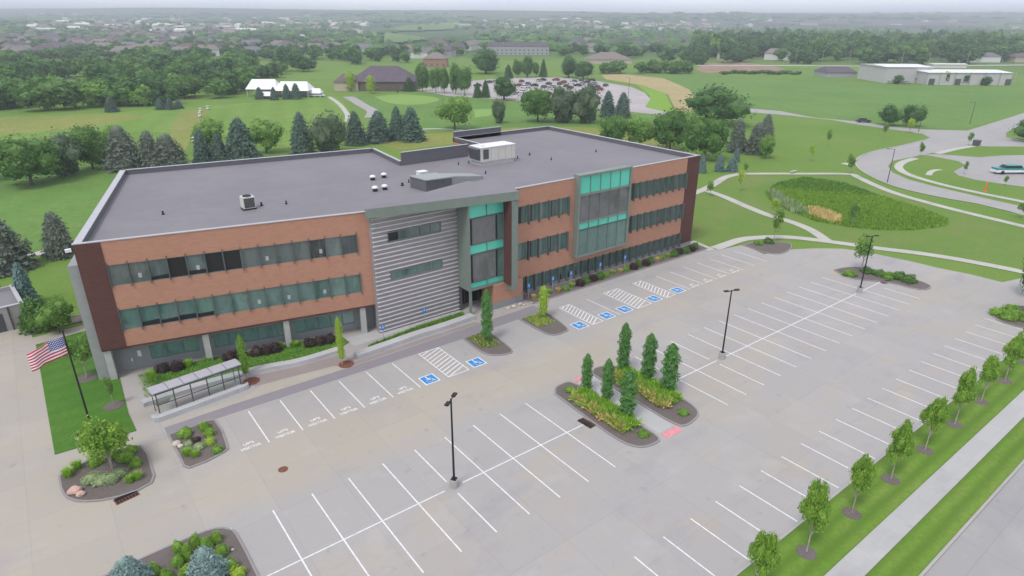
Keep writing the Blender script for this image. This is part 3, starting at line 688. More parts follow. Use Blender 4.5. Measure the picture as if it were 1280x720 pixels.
ribbon('footpath', A2(*[z7(*q) for q in ((560, 306), (490, 328), (464, 355), (500, 388), (600, 424), (750, 464), (950, 508), (1150, 548), (1400, 603), (1800, 692), (2500, 845))]), 1.8, .055, M['path'])
ribbon('footpath', A2(*[z7(*q) for q in ((880, 238), (780, 255), (680, 280))]), 1.8, .055, M['path'])
sheet('parking_lot', A2(*[z7(*q) for q in ((600, 285), (680, 283), (920, 300), (1050, 290), (1900, 272), (1900, 540), (1170, 466), (1050, 450), (900, 427), (800, 402), (775, 380), (840, 345), (800, 322), (700, 302))]), .034, M['road'])
ribbon('footpath', A2(*[z7(*q) for q in ((632, 402), (645, 383), (672, 373), (705, 371))]), 1.2, .058, M['path'])
def patch(name, pts, mat, z=.02): return sheet(name, A2(*pts), z, M[mat])
patch('lawn', [(866, 240), (882, 234), (905, 220), (925, 216), (1060, 216), (1090, 229), (1120, 241), (1160, 252), (1250, 274), (1320, 290), (1320, 351), (1273, 341), (1203, 327), (1153, 319), (1060, 307), (980, 300), (930, 300), (890, 311), (860, 299)], 'lawn', .015)
patch('field', [(770, 91), (900, 95), (1060, 105), (1290, 113), (1340, 118), (1300, 142), (1242, 152), (1209, 160.5), (1151, 160), (1102, 154), (1070, 150.5), (1020, 145.5), (930, 140), (860, 138), (850, 120), (800, 100)], 'field')
patch('field', [(752, 94), (770, 92), (830, 98), (862, 112), (870, 128), (862, 140), (845, 138), (835, 118), (800, 106), (757, 99)], 'tan', .026)
patch('lawn', [(795, 105), (832, 117), (842, 138), (838, 141), (805, 135), (813, 120)], 'bright', .03)
patch('fairway', [(-60, 148), (60, 144), (150, 140), (250, 133), (330, 127), (420, 121), (436, 135), (452, 165), (400, 192), (300, 170), (240, 166), (150, 165), (60, 170), (-60, 185)], 'fairway')
patch('fairway', [(-60, 150), (60, 146), (150, 142), (185, 146), (120, 158), (60, 163), (-60, 176)], 'rough', .024)
patch('fairway', [(225, 140), (262, 137), (248, 160), (230, 190), (215, 185), (212, 165)], 'rough', .024)
patch('fairway', [(447, 120), (540, 116), (640, 126), (790, 143), (838, 146), (850, 160), (760, 158), (620, 160), (530, 162), (460, 142)], 'field', .024)
patch('putting_green', smooth_line([(468, 121), (500, 118), (540, 121), (548, 126), (520, 131), (488, 129), (468, 121)], 3)[:-1], 'green', .05)
patch('putting_green', [(592, 137), (616, 136), (620, 144), (594, 147)], 'green', .05)
patch('fairway', [(-60, 205), (60, 200), (150, 212), (130, 250), (90, 300), (60, 312), (-60, 330)], 'field', .02)
patch('fairway', [(440, 172), (560, 166), (700, 155), (800, 168), (860, 190), (640, 170), (500, 188)], 'rough', .022)
ribbon('cart_path', A2((434, 121), (441, 124), (452, 131), (466, 139), (463, 147)), 4.5, .04, M['road'])
ribbon('cart_path', A2((411, 121), (424, 130), (434, 143), (434, 152)), 1.8, .045, M['path'])
ribbon('cart_path', A2((505, 163), (545, 161), (580, 163)), 2, .045, M['path'])
ribbon('cart_path', A2((30, 320), (48, 317), (64, 313)), 2, .045, M['path'])
sheet('far_parking_lot', A2((520, 112), (590, 101), (640, 97), (700, 97), (745, 101), (790, 109), (806, 116), (813, 124), (806, 134), (840, 142), (838, 145), (790, 140), (720, 134), (640, 125), (560, 120)), .04, M['asphalt_far'])
patch('dirt_ground', [(868, 86), (885, 79), (930, 78), (968, 83), (985, 88), (960, 92), (880, 91)], 'dirt', .05)

# wetland of tall reeds
wet = A2((957, 240), (972, 229), (1005, 222), (1055, 229), (1105, 247), (1150, 261), (1186, 275), (1182, 283), (1140, 288), (1100, 288), (1060, 284), (1020, 277), (985, 263), (962, 250))
def inside(p, poly):
    c = False; n = len(poly)
    for i in range(n):
        a, b_ = poly[i], poly[i-1]
        if (a[1] > p[1]) != (b_[1] > p[1]) and p[0] < (b_[0]-a[0])*(p[1]-a[1])/(b_[1]-a[1])+a[0]: c = not c
    return c
def reeds(name, poly, n, h, mats, label, cat, wid=.10, seed=3, thr=None):
    rng = np.random.default_rng(seed); P = np.array(poly); lo, hi = P.min(0), P.max(0); b = MB(); c = 0
    while c < n:
        p = rng.uniform(lo, hi)
        if not inside(p, poly): continue
        c += 1
        q = .8*math.sin(p[0]*.11+p[1]*.07+.6)+.4*math.sin(p[0]*.31+p[1]*.2)
        mi = 0 if q+rng.normal()*.35 > -.1 else 1
        hh = h*rng.uniform(.55, 1.15)*(1+.25*q); a = rng.uniform(0, 6.28); u = np.array([math.cos(a), math.sin(a)])*wid*rng.uniform(.6, 1.5); l = rng.normal(size=2)*.28*hh
        b.face([(*(p-u), 0), (*(p+u), 0), (*(p+u*.9+l*.6), hh*.7), (*(p+l), hh)], mi)
    o = b.build(name, mats); tag(o, label, cat, kind='stuff'); return o
patch('wetland_ground', [(957, 240), (972, 229), (1005, 222), (1055, 229), (1105, 247), (1150, 261), (1186, 275), (1182, 283), (1140, 288), (1100, 288), (1060, 284), (1020, 277), (985, 263), (962, 250)], 'lawn', .03)
reeds('reed_bed', wet, 22000, .45, [M['reed_light'], M['reed_dark']], 'bright green bed of tall reeds in the hollow between the paths', 'reeds', .13)
reeds('dry_reeds', A2((1010, 262), (1022, 261), (1050, 273), (1052, 280), (1040, 280), (1012, 270)), 1100, .8, [M['blade_tan'], M['blade_tan']], 'tan dry grass patch on the near edge of the reed bed', 'dry grass', .12, 5)
reeds('bank_scrub', A2((960, 243), (966, 240), (985, 252), (1008, 262), (1012, 268), (995, 268), (970, 256)), 900, .9, [M['leaf_grey'], M['blade_dark']], 'grey green scrub along the left edge of the reed bed', 'scrub', .16, 6)

# ================================================================== OFFICE BUILDING
HW = 13.3; RZ = 12.65
u_ = np.array([.9755, -.2199]); n_out = np.array([-.2199, -.9755]); A0 = np.array([-6.4, 31.3]); B0 = A0+u_*25.0
def FL(s, d, z): p = A0+u_*s+n_out*d; return (p[0], p[1], z)
def FR(s, d, z): return (35.5+s, 24.5-d, z)          # right wing front
bld = empty('office_building', (20, 35, 0))
tag(bld, 'three storey office building in orange brick with ribbed grey entrance bay and flat roof', 'office building')
bld.location = (0, 0, 0)
def part(b, name, mat, parent=None): return b.build(name, mat, parent or bld)
FP = [(-6.4, 31.3), tuple(B0), (18.1, 26.6), (35.5, 26.6), (35.5, 24.5), (68.7, 24.5), (69.2, 58.4), (48.6, 58.4), (48.6, 46.1), (32.6, 46.1), (33.9, 57.2), (1.4, 62.0)]
# roof deck + parapets
b = MB(); b.face([(x, y, RZ) for x, y in FP]); part(b, 'roof', M['roof'])
def parapet(p0, p1, inner, th=.35, z1=HW, name='parapet'):
    p0, p1, inner = map(np.array, (p0, p1, inner)); b = MB(); q = inner*th
    b.hexa([(*p0, RZ-.1), (*p1, RZ-.1), (*(p1+q), RZ-.1), (*(p0+q), RZ-.1)], [(*p0, z1-.06), (*p1, z1-.06), (*(p1+q), z1-.06), (*(p0+q), z1-.06)], 0)
    e = inner*.04
    b.hexa([(*(p0-e), z1-.06), (*(p1-e), z1-.06), (*(p1+q+e), z1-.06), (*(p0+q+e), z1-.06)], [(*(p0-e), z1), (*(p1-e), z1), (*(p1+q+e), z1), (*(p0+q+e), z1)], 1)
    part(b, name, [M['screen'], M['metal_light']])
def unit(v): v = np.array(v, float); return v/np.linalg.norm(v)
side_d = unit((7.8, 30.7)); side_n = np.array([side_d[1], -side_d[0]])
parapet((-6.4, 31.3), (1.4, 62), side_n, .55)
parapet((1.4, 62), (33.9, 57.2), np.array([-.14, -.99]), .3)
parapet((33.9, 57.2), (32.6, 46.1), np.array([-.993, .116]), .3)
parapet((48.6, 58.4), (69.2, 58.4), np.array([0, -1.]), .3)
parapet((69.2, 58.4), (68.7, 24.5), np.array([-1., 0]), .35)
parapet((48.6, 46.1), (48.6, 58.4), np.array([1., 0]), .3)
for x0, x1, y, zt in ((32.6, 43.4, 46.1, 14.4), (48.7, 58.2, 58.2, 14.1)):
    b = MB(); b.box(x0, x1, y-.1, y+.12, RZ-.1, zt); b.box(x0, x1, y-.16, y+.18, zt, zt+.06, 1); part(b, 'roof_screen', [M['screen'], M['metal_light']])
# front coping strips
b = MB(); b.fbox(FL, -.05, 25.02, -.02, .06, HW-.02, HW+.05); b.fbox(FL, -.05, 25.02, -.30, -.02, HW-.02, HW+.05); part(b, 'coping', M['metal_light'])
for s0, s1 in ((0, 9.0), (18.45, 33.2)):
    b = MB(); b.fbox(FR, s0, s1, -.30, .05, HW-.02, HW+.05); part(b, 'coping', M['metal_light'])
# hidden rear and side walls
b = MB()
b.face([(-6.3, 31.6, 0), (1.45, 61.9, 0), (1.45, 61.9, 12.9), (-6.3, 31.6, 12.9)]); part(b, 'side_wall', M['side'])
b = MB()
for p, q in (((1.4, 62), (33.9, 57.2)), ((33.9, 57.2), (32.6, 46.1)), ((32.6, 46.1), (48.6, 46.1)), ((48.6, 46.1), (48.6, 58.4)), ((48.6, 58.4), (69.2, 58.4)), ((69.2, 58.4), (68.7, 24.5))):
    b.face([(*p, 0), (*q, 0), (*q, RZ), (*p, RZ)])
part(b, 'rear_wall', M['brick'])
# projecting side fin wall on the west end (grey metal)
b = MB(); d_ = side_d
p0 = np.array([-6.4, 31.3])+side_d*.5; p1 = p0+side_d*5.5; q = np.array([-side_d[1], side_d[0]])*.9
b.hexa([(*(p0+q), 0.), (*p0, 0.), (*p1, 0.), (*(p1+q), 0.)], [(*(p0+q), 11.3), (*p0, 11.3), (*p1, 11.3), (*(p1+q), 11.3)])
part(b, 'side_bay', M['side'])

# left wing facade: brick bands, brown end panel, ribbon windows
def facade_bands(F, s0, s1, zs, th=.4, mat='brick'):
    for za, zb in zs:
        b = MB(); b.fbox(F, s0, s1, -th, 0, za, zb); part(b, 'brick_wall', M[mat])
facade_bands(FL, 2.0, 25.0, [(3.25, 4.85), (6.85, 9.15), (11.1, 13.28)])
for za, zb in ((4.85, 6.85), (9.15, 11.1)):
    b = MB(); b.fbox(FL, 23.65, 25.0, -.4, 0, za, zb); part(b, 'brick_wall', M['brick'])
b = MB(); b.fbox(FL, 0, 2.0, -.5, .06, 3.25, 13.27); part(b, 'brown_panel', M['brick_brown'])
b = MB(); b.fbox(FL, 0.02, 25.0, -9.2, -.02, 3.05, 3.245); part(b, 'soffit', M['brick_brown'])
def ribbon_window(F, s0, s1, z0, z1, n, name='window', gm='glass', d=-.12, fin=None, sills=True, fw=.06):
    b = MB()
    ww = (s1-s0)/n
    for i in range(n):
        a, c = s0+i*ww+.02, s0+(i+1)*ww-.02
        b.face([F(a, d, z0), F(c, d, z0), F(c, d, z1), F(a, d, z1)])
    w = part(b, name, M[gm])
    b = MB()
    for i in range(n+1):
        s = s0+i*ww
        b.fbox(F, s-fw/2, s+fw/2, d-.05, d+.08, z0, z1)
    b.fbox(F, s0-fw/2, s1+fw/2, d-.06, d+.085, z0-.05, z0+.03); b.fbox(F, s0-fw/2, s1+fw/2, d-.06, d+.085, z1-.03, z1+.05)
    fr = b.build('frame', M['frame'], w)
    return w
def blinds(w, F, s0, s1, z0, z1, n, seed, d=-.115, dark=.3):
    pass
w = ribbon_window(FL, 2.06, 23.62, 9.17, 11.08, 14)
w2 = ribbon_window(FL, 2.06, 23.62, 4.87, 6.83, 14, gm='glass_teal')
rng = random.Random(4)
for ww, z0, z1 in ((w, 9.1, 11.2), (w2, 4.8, 6.95)):
    for i in range(15):
        s = 2.06+i*21.56/14
        b = MB(); b.fbox(FL, s-.03, s+.03, -.03, .16, z0-.12, z1+.14); b.build('sun_fin', M['fin'], ww)
# laid over the panes: near-black sheets painted as unlit rooms, and pale rectangles
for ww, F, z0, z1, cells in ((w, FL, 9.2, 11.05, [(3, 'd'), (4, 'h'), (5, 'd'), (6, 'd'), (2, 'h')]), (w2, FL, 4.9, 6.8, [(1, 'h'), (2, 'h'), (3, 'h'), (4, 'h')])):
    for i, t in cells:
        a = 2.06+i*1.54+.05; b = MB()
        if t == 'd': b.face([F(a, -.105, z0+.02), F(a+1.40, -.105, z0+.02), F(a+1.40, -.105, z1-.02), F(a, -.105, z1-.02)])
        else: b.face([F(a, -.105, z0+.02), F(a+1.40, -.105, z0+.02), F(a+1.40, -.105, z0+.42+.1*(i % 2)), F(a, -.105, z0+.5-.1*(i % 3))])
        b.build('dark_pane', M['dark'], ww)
for ww, z0, cells in ((w, 9.25, (1.4, 4.45, 8.35, 11.6)), (w2, 4.95, (7.5, 9.3, 11.55))):
    for i in cells:
        a = 2.06+i*1.54; b = MB(); b.fbox(FL, a, a+.28, -.112, -.104, z0+.35, z0+.78); b.build('pale_rectangle', M['metal_light'], ww)  # plain pale rectangles set just in front of the glass
# recessed ground floor
def FG(s, d, z): return FL(s, d-1.6, z)
b = MB(); b.fbox(FG, .4, 25.0, -.3, 0, 0, .75); b.fbox(FG, .4, 3.5, -.3, 0, .75, 3.05); b.fbox(FG, 3.5, 25.0, -.3, 0, 2.2, 3.05)
for s0, s1 in ((7.75, 9.1), (15.9, 16.7), (22.9, 25.0)): b.fbox(FG, s0, s1, -.3, 0, .75, 2.2)
part(b, 'ground_floor_wall', M['brick_gray'])
for s0, s1, n in ((3.5, 7.75, 3), (9.1, 15.9, 5), (16.7, 22.9, 5)): ribbon_window(FG, s0, s1, .78, 2.18, n, gm='glass_brightened')
b = MB(); b.fbox(FG, 1.0, 2.1, 0, .05, .02, 2.3); dr = part(b, 'door', M['brick_gray']); b = MB(); b.fbox(FG, 1.85, 1.95, .05, .12, .95, 1.25); b.build('handle', M['white'], dr)
b = MB(); b.fbox(FG, 2.45, 2.75, 0, .06, 1.3, 1.9); part(b, 'wall_notice', M['white'])
for s in (.35, 8.5, 15.9, 23.6):
    b = MB(); b.fbox(FL, s-.28, s+.28, -.75, -.15, 0, 3.05); part(b, 'column', M['col'])
b = MB(); b.fbox(FG, 24.98, 25.3, -.3, 1.5, 0, 3.1); part(b, 'return_wall', M['brick_gray'])

# ribbed entrance wall
YS = 25.3
b = MB(); b.box(17.9, 28.0, YS, YS+.5, 0, 12.95); rib = part(b, 'ribbed_wall', M['siding'])
b = MB(); nr = 27
wz = ((9.95, 10.95), (5.8, 6.65))
for i in range(nr):
    z = .25+i*(12.6-.25)/(nr-1)
    cut = any(a-.08 < z < c+.08 for a, c in wz)
    for xa, xb in (((17.92, 19.6), (25.95, 27.98)) if cut else ((17.92, 27.98),)):
        b.box(xa, xb, YS-.14, YS, z-.045, z+.045)
b.build('ribs', M['slat'], rib)
def FE(s, d, z): return (s, YS-d, z)
we = ribbon_window(FE, 19.65, 25.9, 9.97, 10.93, 5, d=.05, gm='glass'); ribbon_window(FE, 19.65, 25.9, 5.82, 6.63, 4, d=.05, gm='glass_teal')
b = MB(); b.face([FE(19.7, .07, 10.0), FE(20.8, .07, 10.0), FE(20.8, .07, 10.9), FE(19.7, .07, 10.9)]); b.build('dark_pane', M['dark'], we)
# glazed entrance box on the upper floors
YG = 23.1; XG0, XG1 = 28.1, 32.75
b = MB(); b.box(XG0-.1, XG0+.12, YG-.05, YS+.5, 3.0, 12.9); part(b, 'box_side_wall', M['metal_gray'])
b = MB(); b.box(XG0+.12, XG1, YG, YS+.5, 3.0, 3.25); part(b, 'box_floor', M['metal_gray'])
def FX(s, d, z): return (s, YG-d, z)
for z0, z1 in ((11.35, 12.85), (7.3, 8.35), (3.3, 3.95)): ribbon_window(FX, XG0+.12, XG1, z0, z1, 2, 'spandrel', 'spandrel', d=-.1)
for z0, z1 in ((8.4, 11.3), (4.0, 7.25)):
    w = ribbon_window(FX, XG0+.12, XG1, z0, z1, 1, gm='glass_gray', d=-.1)
    for x in (XG0+.35, XG1-.95):
        b = MB(); b.fbox(FX, x-.07, x+.07, -.09, .0, z0+.05, z1-.05); b.build('dark_mullion', M['black'], w)
    b = MB(); b.face([FX(XG1-.85, -.095, z0+.06), FX(XG1-.08, -.095, z0+.06), FX(XG1-.08, -.095, z1-.06), FX(XG1-.85, -.095, z1-.06)]); b.build('side_light', M['glass_teal'], w)
b = MB(); b.box(32.78, 33.0, 21.95, 24.6, 3.0, 12.8); part(b, 'brown_reveal', M['brick_brown'])
b = MB(); b.box(33.0, 33.85, 21.9, 24.5, 2.3, 12.8); part(b, 'portal_pier', M['metal_gray'])
b = MB(); b.box(33.85, 35.6, 24.2, 24.9, 0, 13.0); part(b, 'return_wall', M['brick'])
# canopy roof with raking fascia
b = MB(); cp = [(17.35, 24.85), (33.85, 21.75), (34.6, 25.2), (32.0, 29.0), (17.5, 25.5)]
b.prism(cp, 12.86, 13.82, 0, top=False, bottom=True); part(b, 'canopy_fascia', M['metal_gray'])
b = MB(); b.face([(x, y, 13.83) for x, y in (cp if sum(cp[i][0]*cp[(i+1) % 5][1]-cp[(i+1) % 5][0]*cp[i][1] for i in range(5)) > 0 else cp[::-1])]); part(b, 'canopy_roof', M['roof'])
# ground floor entrance
b = MB(); b.box(28.0, 28.25, 25.0, 26.6, 0, 3.0); part(b, 'entrance_side_wall', M['metal_dark'])
b = MB(); b.box(28.15, 28.4, 23.2, 23.45, 0, 3.0); part(b, 'entrance_post', M['metal_gray'])
b = MB(); b.face([(27.9, 26.5, 0), (31.5, 26.5, 0), (31.5, 26.5, 3.0), (27.9, 26.5, 3.0)]); part(b, 'entrance_door', M['dark'])
b = MB()
for x in (28.4, 29.4, 30.4, 31.4): b.box(x-.05, x+.05, 26.35, 26.49, 0, 3.0)
b.box(28.4, 31.4, 26.36, 26.48, 2.2, 2.3); part(b, 'door_frame', M['metal_dark'])
b = MB(); b.box(31.3, 35.4, 22.9, 25.5, .8, 3.0); part(b, 'brick_pier', M['brick'])
b = MB(); b.box(31.27, 35.43, 22.87, 25.5, 0, .8); part(b, 'pier_base', M['brick_gray'])

# right wing
ZB = [(11.1, 13.28), (6.65, 9.0), (2.2, 4.5)]
for za, zb in ZB:
    for s0, s1 in (((.35, 9.15), (18.35, 30.5))):
        b = MB(); b.fbox(FR, s0, s1, -.4, 0, za, zb); part(b, 'brick_wall', M['brick'])
b = MB(); b.fbox(FR, 9.15, 18.35, -.4, 0, 2.2, 3.2); part(b, 'brick_wall', M['brick'])
for za, zb in ((9.0, 11.1), (4.5, 6.65)):
    for s0, s1 in ((8.2, 9.15), (.0, .35)):
        b = MB(); b.fbox(FR, s0, s1, -.4, -.001, za, zb); part(b, 'brick_wall', M['brick'])
b = MB(); b.fbox(FR, 30.5, 33.2, -.5, .05, .5, 13.27); part(b, 'brown_panel', M['brick_brown'])
b = MB(); b.fbox(FR, 0, 33.2, -.4, .02, 0, .35); part(b, 'plinth', M['brick_gray'])
b = MB(); b.fbox(FR, 30.5, 33.25, -.5, .08, 0, .5); part(b, 'plinth', M['brick_gray'])
fm = {}
def fins(w, F, s0, s1, z0, z1, n):
    key = round(z1-z0, 2)
    if key not in fm:
        b = MB(); b.box(-.05, .05, -.36, .0, -.18, z1-z0+.14); fm[key] = b.mesh('sun_fin', M['fin'])
    for i in range(n):
        s = s0+(i+.5)*(s1-s0)/n+ (s1-s0)/n*.42
        p = F(s, .0, z0); obj('sun_fin', fm[key], w, p)
for s0, s1, n in ((.4, 8.2, 5), (18.4, 30.45, 9)):
    for z0, z1 in ((9.02, 11.08), (4.52, 6.63)):
        w = ribbon_window(FR, s0, s1, z0, z1, n*2, gm='glass_teal', d=-.2, fw=.05); fins(w, FR, s0, s1, z0, z1, n)
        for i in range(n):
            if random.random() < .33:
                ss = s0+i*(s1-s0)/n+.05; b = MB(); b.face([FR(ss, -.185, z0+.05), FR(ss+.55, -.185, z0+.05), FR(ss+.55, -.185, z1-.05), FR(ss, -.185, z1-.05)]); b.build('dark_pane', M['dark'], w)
w = ribbon_window(FR, .4, 30.45, .38, 2.18, 46, gm='glass_teal', d=-.2, fw=.05); fins(w, FR, .4, 30.45, .38, 2.18, 23)
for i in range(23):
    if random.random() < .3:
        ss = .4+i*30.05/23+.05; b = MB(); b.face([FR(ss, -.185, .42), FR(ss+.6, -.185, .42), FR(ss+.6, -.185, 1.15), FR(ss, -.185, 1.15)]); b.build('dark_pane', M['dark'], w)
# projecting glazed bay
b = MB()
for s in (9.15, 18.15): b.fbox(FR, s, s+.25, -.3, .75, 3.1, 13.72)
b.fbox(FR, 9.4, 18.15, -.3, .72, 3.1, 3.35); b.fbox(FR, 9.4, 18.15, -.3, .72, 13.45, 13.70); b.fbox(FR, 9.4, 18.15, -.1, .72, 11.1, 11.28); b.fbox(FR, 9.4, 18.15, -.1, .70, 7.62, 7.75)
bay = part(b, 'bay_frame', M['metal_gray'])
b = MB(); b.fbox(FR, 9.4, 18.15, -.4, -.32, 3.1, 13.4); b.build('bay_back', M['brick_gray'], bay)
def FB(s, d, z): return FR(s, d+.62, z)
ribbon_window(FB, 9.42, 18.13, 11.3, 13.43, 5, 'spandrel', 'spandrel', d=-.05); ribbon_window(FB, 9.42, 18.13, 6.75, 7.6, 5, 'spandrel', 'spandrel', d=-.05)
ribbon_window(FB, 9.42, 18.13, 7.77, 11.08, 5, gm='glass_gray', d=-.05, fw=.035); ribbon_window(FB, 9.42, 18.13, 3.37, 6.72, 5, gm='glass_teal', d=-.05)

# ---- rooftop equipment
def rz(px, py, z=RZ): p = at(px, py, z); return p
p = rz(616, 203)
hv = empty('rooftop_air_handler', (p[0], p[1], RZ)); tag(hv, 'large beige rooftop air handler on a pale curb at the middle of the roof', 'air handler')
b = MB(); b.box(-2.7, 2.7, -1.25, 1.25, 0, .55); b.build('curb', M['metal_light'], hv)
b = MB(); b.box(-2.9, 2.9, -1.3, 1.3, .55, 2.4); b.build('cabinet', M['offwhite'], hv)
b = MB(); b.box(-2.95, 2.95, -1.35, 1.35, 2.4, 2.5); b.lathe((-2.1, 0, 2.5), [(.62, 0), (.62, .18), (.5, .18), (.45, .05)], 16); b.build('top', M['white'], hv)
b = MB(); b.hexa([(-3.0, -1.2, .75), (-2.9, -1.2, .75), (-2.9, 1.2, .75), (-3.0, 1.2, .75)], [(-3.5, -1.2, 2.3), (-2.9, -1.2, 2.3), (-2.9, 1.2, 2.3), (-3.5, 1.2, 2.3)]); b.build('intake_hood', M['metal_dark'], hv)
b = MB(); b.box(-2.5, -1.6, -1.33, -1.302, .9, 2.2); b.build('louvre', M['metal_dark'], hv)
for x in (-1.2, 0., 1.2, 2.3): b = MB(); b.box(x-.02, x+.02, -1.325, -1.302, .6, 2.38); b.build('panel_seam', M['metal_light'], hv)
p = rz(311, 261)
ac = empty('condenser_unit', (p[0], p[1], RZ)); tag(ac, 'small square condenser unit on blocks on the left part of the roof', 'condenser')
b = MB()
for x in (-.55, 0, .55): b.box(x-.12, x+.12, -.5, .5, 0, .18)
b.build('blocks', M['black'], ac)
b = MB(); b.box(-.6, .6, -.6, .6, .18, 1.35); b.build('cabinet', M['offwhite'], ac)
b = MB(); b.box(-.52, .52, -.62, -.602, .26, 1.25); b.build('grille', M['metal_dark'], ac)
b = MB(); b.lathe((0, 0, 1.35), [(.45, 0), (.45, .08), (.36, .08), (.34, .02)], 16); b.build('fan_ring', M['black'], ac)
for i, (X, Y) in enumerate(((466, 225), (480, 222), (469, 239), (481, 237))):
    p = rz(X, Y); f_ = empty('roof_fan', (p[0], p[1], RZ)); tag(f_, ['leftmost rear', 'right rear', 'leftmost front', 'right front'][i]+' of the four small white dome fans clustered on the roof', 'roof fan', 'dome fans on the roof')
    b = MB(); b.lathe((0, 0, 0), [(.28, 0), (.28, .35), (.3, .35)], 12); b.build('curb', M['black'], f_)
    b = MB(); b.lathe((0, 0, .35), [(.36, 0), (.37, .1), (.28, .22), (.1, .28), (.01, .29)], 16); b.build('dome', M['white'], f_)
for i, (X, Y, s) in enumerate(((503, 232, .35), (511, 228, .2), (358, 255, .22), (586, 204, .2), (573, 206, .18), (607, 217, .2), (647, 198, .2), (662, 194, .25), (689, 200, .2), (327, 257, .3), (204, 268, .25), (745, 190, .22))):
    p = rz(X, Y); b = MB(); b.lathe((p[0], p[1], RZ), [(s*.6, 0), (s*.6, .1), (s*.3, .12), (s*.3, .26), (s*.42, .26), (s*.4, .36), (.01, .38)], 10)
    tag(b.build('vent_pipe', M['black']), 'small black vent pipe standing on the flat roof', 'vent pipe', 'vent pipes on the office roof')
p = rz(528, 225); b = MB(); b.box(p[0]-.55, p[0]+.55, p[1]-.45, p[1]+.45, RZ, RZ+1.05); b.box(p[0]-.6, p[0]+.6, p[1]-.5, p[1]+.5, RZ+1.05, RZ+1.12)
tag(b.build('roof_hatch', M['white']), 'white box shaped roof hatch left of the grey clerestory', 'roof hatch')
p0, p1, p2 = rz(533, 240), rz(560, 234), rz(606, 224)
b = MB(); d = unit(p2[:2]-p0[:2]); n_ = np.array([-d[1], d[0]])
L = np.linalg.norm(p2[:2]-p0[:2]); q = lambda a, c, z: (*(p0[:2]+d*a+n_*c), z)
b.hexa([q(0, 0, RZ), q(L*.42, 0, RZ), q(L*.42, 3, RZ), q(0, 3, RZ)], [q(0, 0, RZ+1.3), q(L*.42, 0, RZ+1.05), q(L*.42, 3, RZ+1.05), q(0, 3, RZ+1.3)])
b.hexa([q(-.1, -.15, RZ+1.31), q(L*.42, -.15, RZ+1.06), q(L*.42, 3, RZ+1.06), q(-.1, 3, RZ+1.31)], [q(-.1, -.15, RZ+1.42), q(L*.42, -.15, RZ+1.2), q(L*.42, 3, RZ+1.2), q(-.1, 3, RZ+1.42)], 1)
b.hexa([q(L*.42, .3, RZ), q(L, .3, RZ), q(L, 2.6, RZ), q(L*.42, 2.6, RZ)], [q(L*.42, .3, RZ+1.15), q(L, .3, RZ+.35), q(L, 2.6, RZ+.35), q(L*.42, 2.6, RZ+1.15)], 1)
tag(b.build('clerestory', [M['screen'], M['side']]), 'low wedge shaped grey clerestory above the entrance roof', 'clerestory')
b = MB(); p = FL(-.25, .1, 12.9); b.box(p[0]-.35, p[0]+.1, p[1]-.15, p[1]+.15, 12.75, 13.0)
part(b, 'flood_light', M['white'])

# ================================================================== SITE FURNITURE
def lamp_post(x, y, label, two=True, ang=0.):
    e = empty('lamp_post', (x, y, .02), ang); tag(e, label, 'lamp post', 'parking lot lamp posts')
    b = MB(); b.lathe((0, 0, 0), [(.30, 0), (.30, .62), (.27, .68)], 18); b.build('footing', M['kerb'], e)
    b = MB(); b.box(-.2, .2, -.2, .2, .68, .72); b.tube([(0, 0, .70), (0, 0, 7.35)], [.085, .06], 10); b.build('pole', M['black'], e)
    for s in (-1, 1):
        b = MB(); b.box(min(0, s*.45), max(0, s*.45), -.03, .03, 7.25, 7.31)
        x0, x1 = sorted((s*.35, s*.82)); b.box(x0, x1, -.14, .14, 7.27, 7.37); b.build('lamp_head', M['black'], e)
lamp_post(11.15, .0, 'black twin headed lamp post in the near parking row left of the planted islands', ang=R(35))
lamp_post(42.5, .0, 'black twin headed lamp post right of the planted islands amid empty bays', ang=R(-20))
lamp_post(70.4, .0, 'black twin headed lamp post beside the far island bed with shrubs', ang=R(-25))
# flagpole
fp = empty('flagpole', (-8.62, 22.37, .1)); tag(fp, 'dark flagpole standing in the small oval bed on the lawn', 'flagpole')
b = MB(); b.tube([(0, 0, 0), (0, 0, 9.25)], [.09, .055], 10); b.build('pole', M['black'], fp)
b = MB(); b.lathe((0, 0, 9.25), [(.03, 0), (.09, .06), (.09, .12), (.01, .2)], 10); b.build('finial', M['black'], fp)
k = NT('flag_cloth'); uv = k.n('ShaderNodeTexCoord').outputs['UV']; U, V = k.sep(uv)[:2]
odd = k.math('MODULO', k.math('FLOOR', k.math('MULTIPLY', V, 13)), 2)
col = k.mix(odd, (.55, .03, .055), (.80, .79, .82))
can = k.math('MULTIPLY', k.math('LESS_THAN', U, .42), k.math('GREATER_THAN', V, 6/13))
def cell(c, n, o): return k.math('SUBTRACT', k.math('FRACT', k.math('ADD', k.math('MULTIPLY', c, n), o)), .5)
cu, cv = k.math('DIVIDE', U, .42), k.math('DIVIDE', k.math('SUBTRACT', V, 6/13), 7/13)
stars = None
for o in (0., .5):
    du, dv = cell(cu, 5.5, o), cell(cv, 4.5, o)
    r2 = k.math('ADD', k.math('MULTIPLY', du, du), k.math('MULTIPLY', dv, dv))
    s_ = k.math('LESS_THAN', r2, .045); stars = s_ if stars is None else k.math('MAXIMUM', stars, s_)
col = k.mix(can, col, k.mix(stars, (.045, .06, .24), (.8, .8, .84)))
fmat = k.done(col, .8, .1)
nu, nv = 36, 16; fl_v = []; fl_f = []; fl_uv = []
hd = unit((-.86, -.30))       # the fly end points away to the left
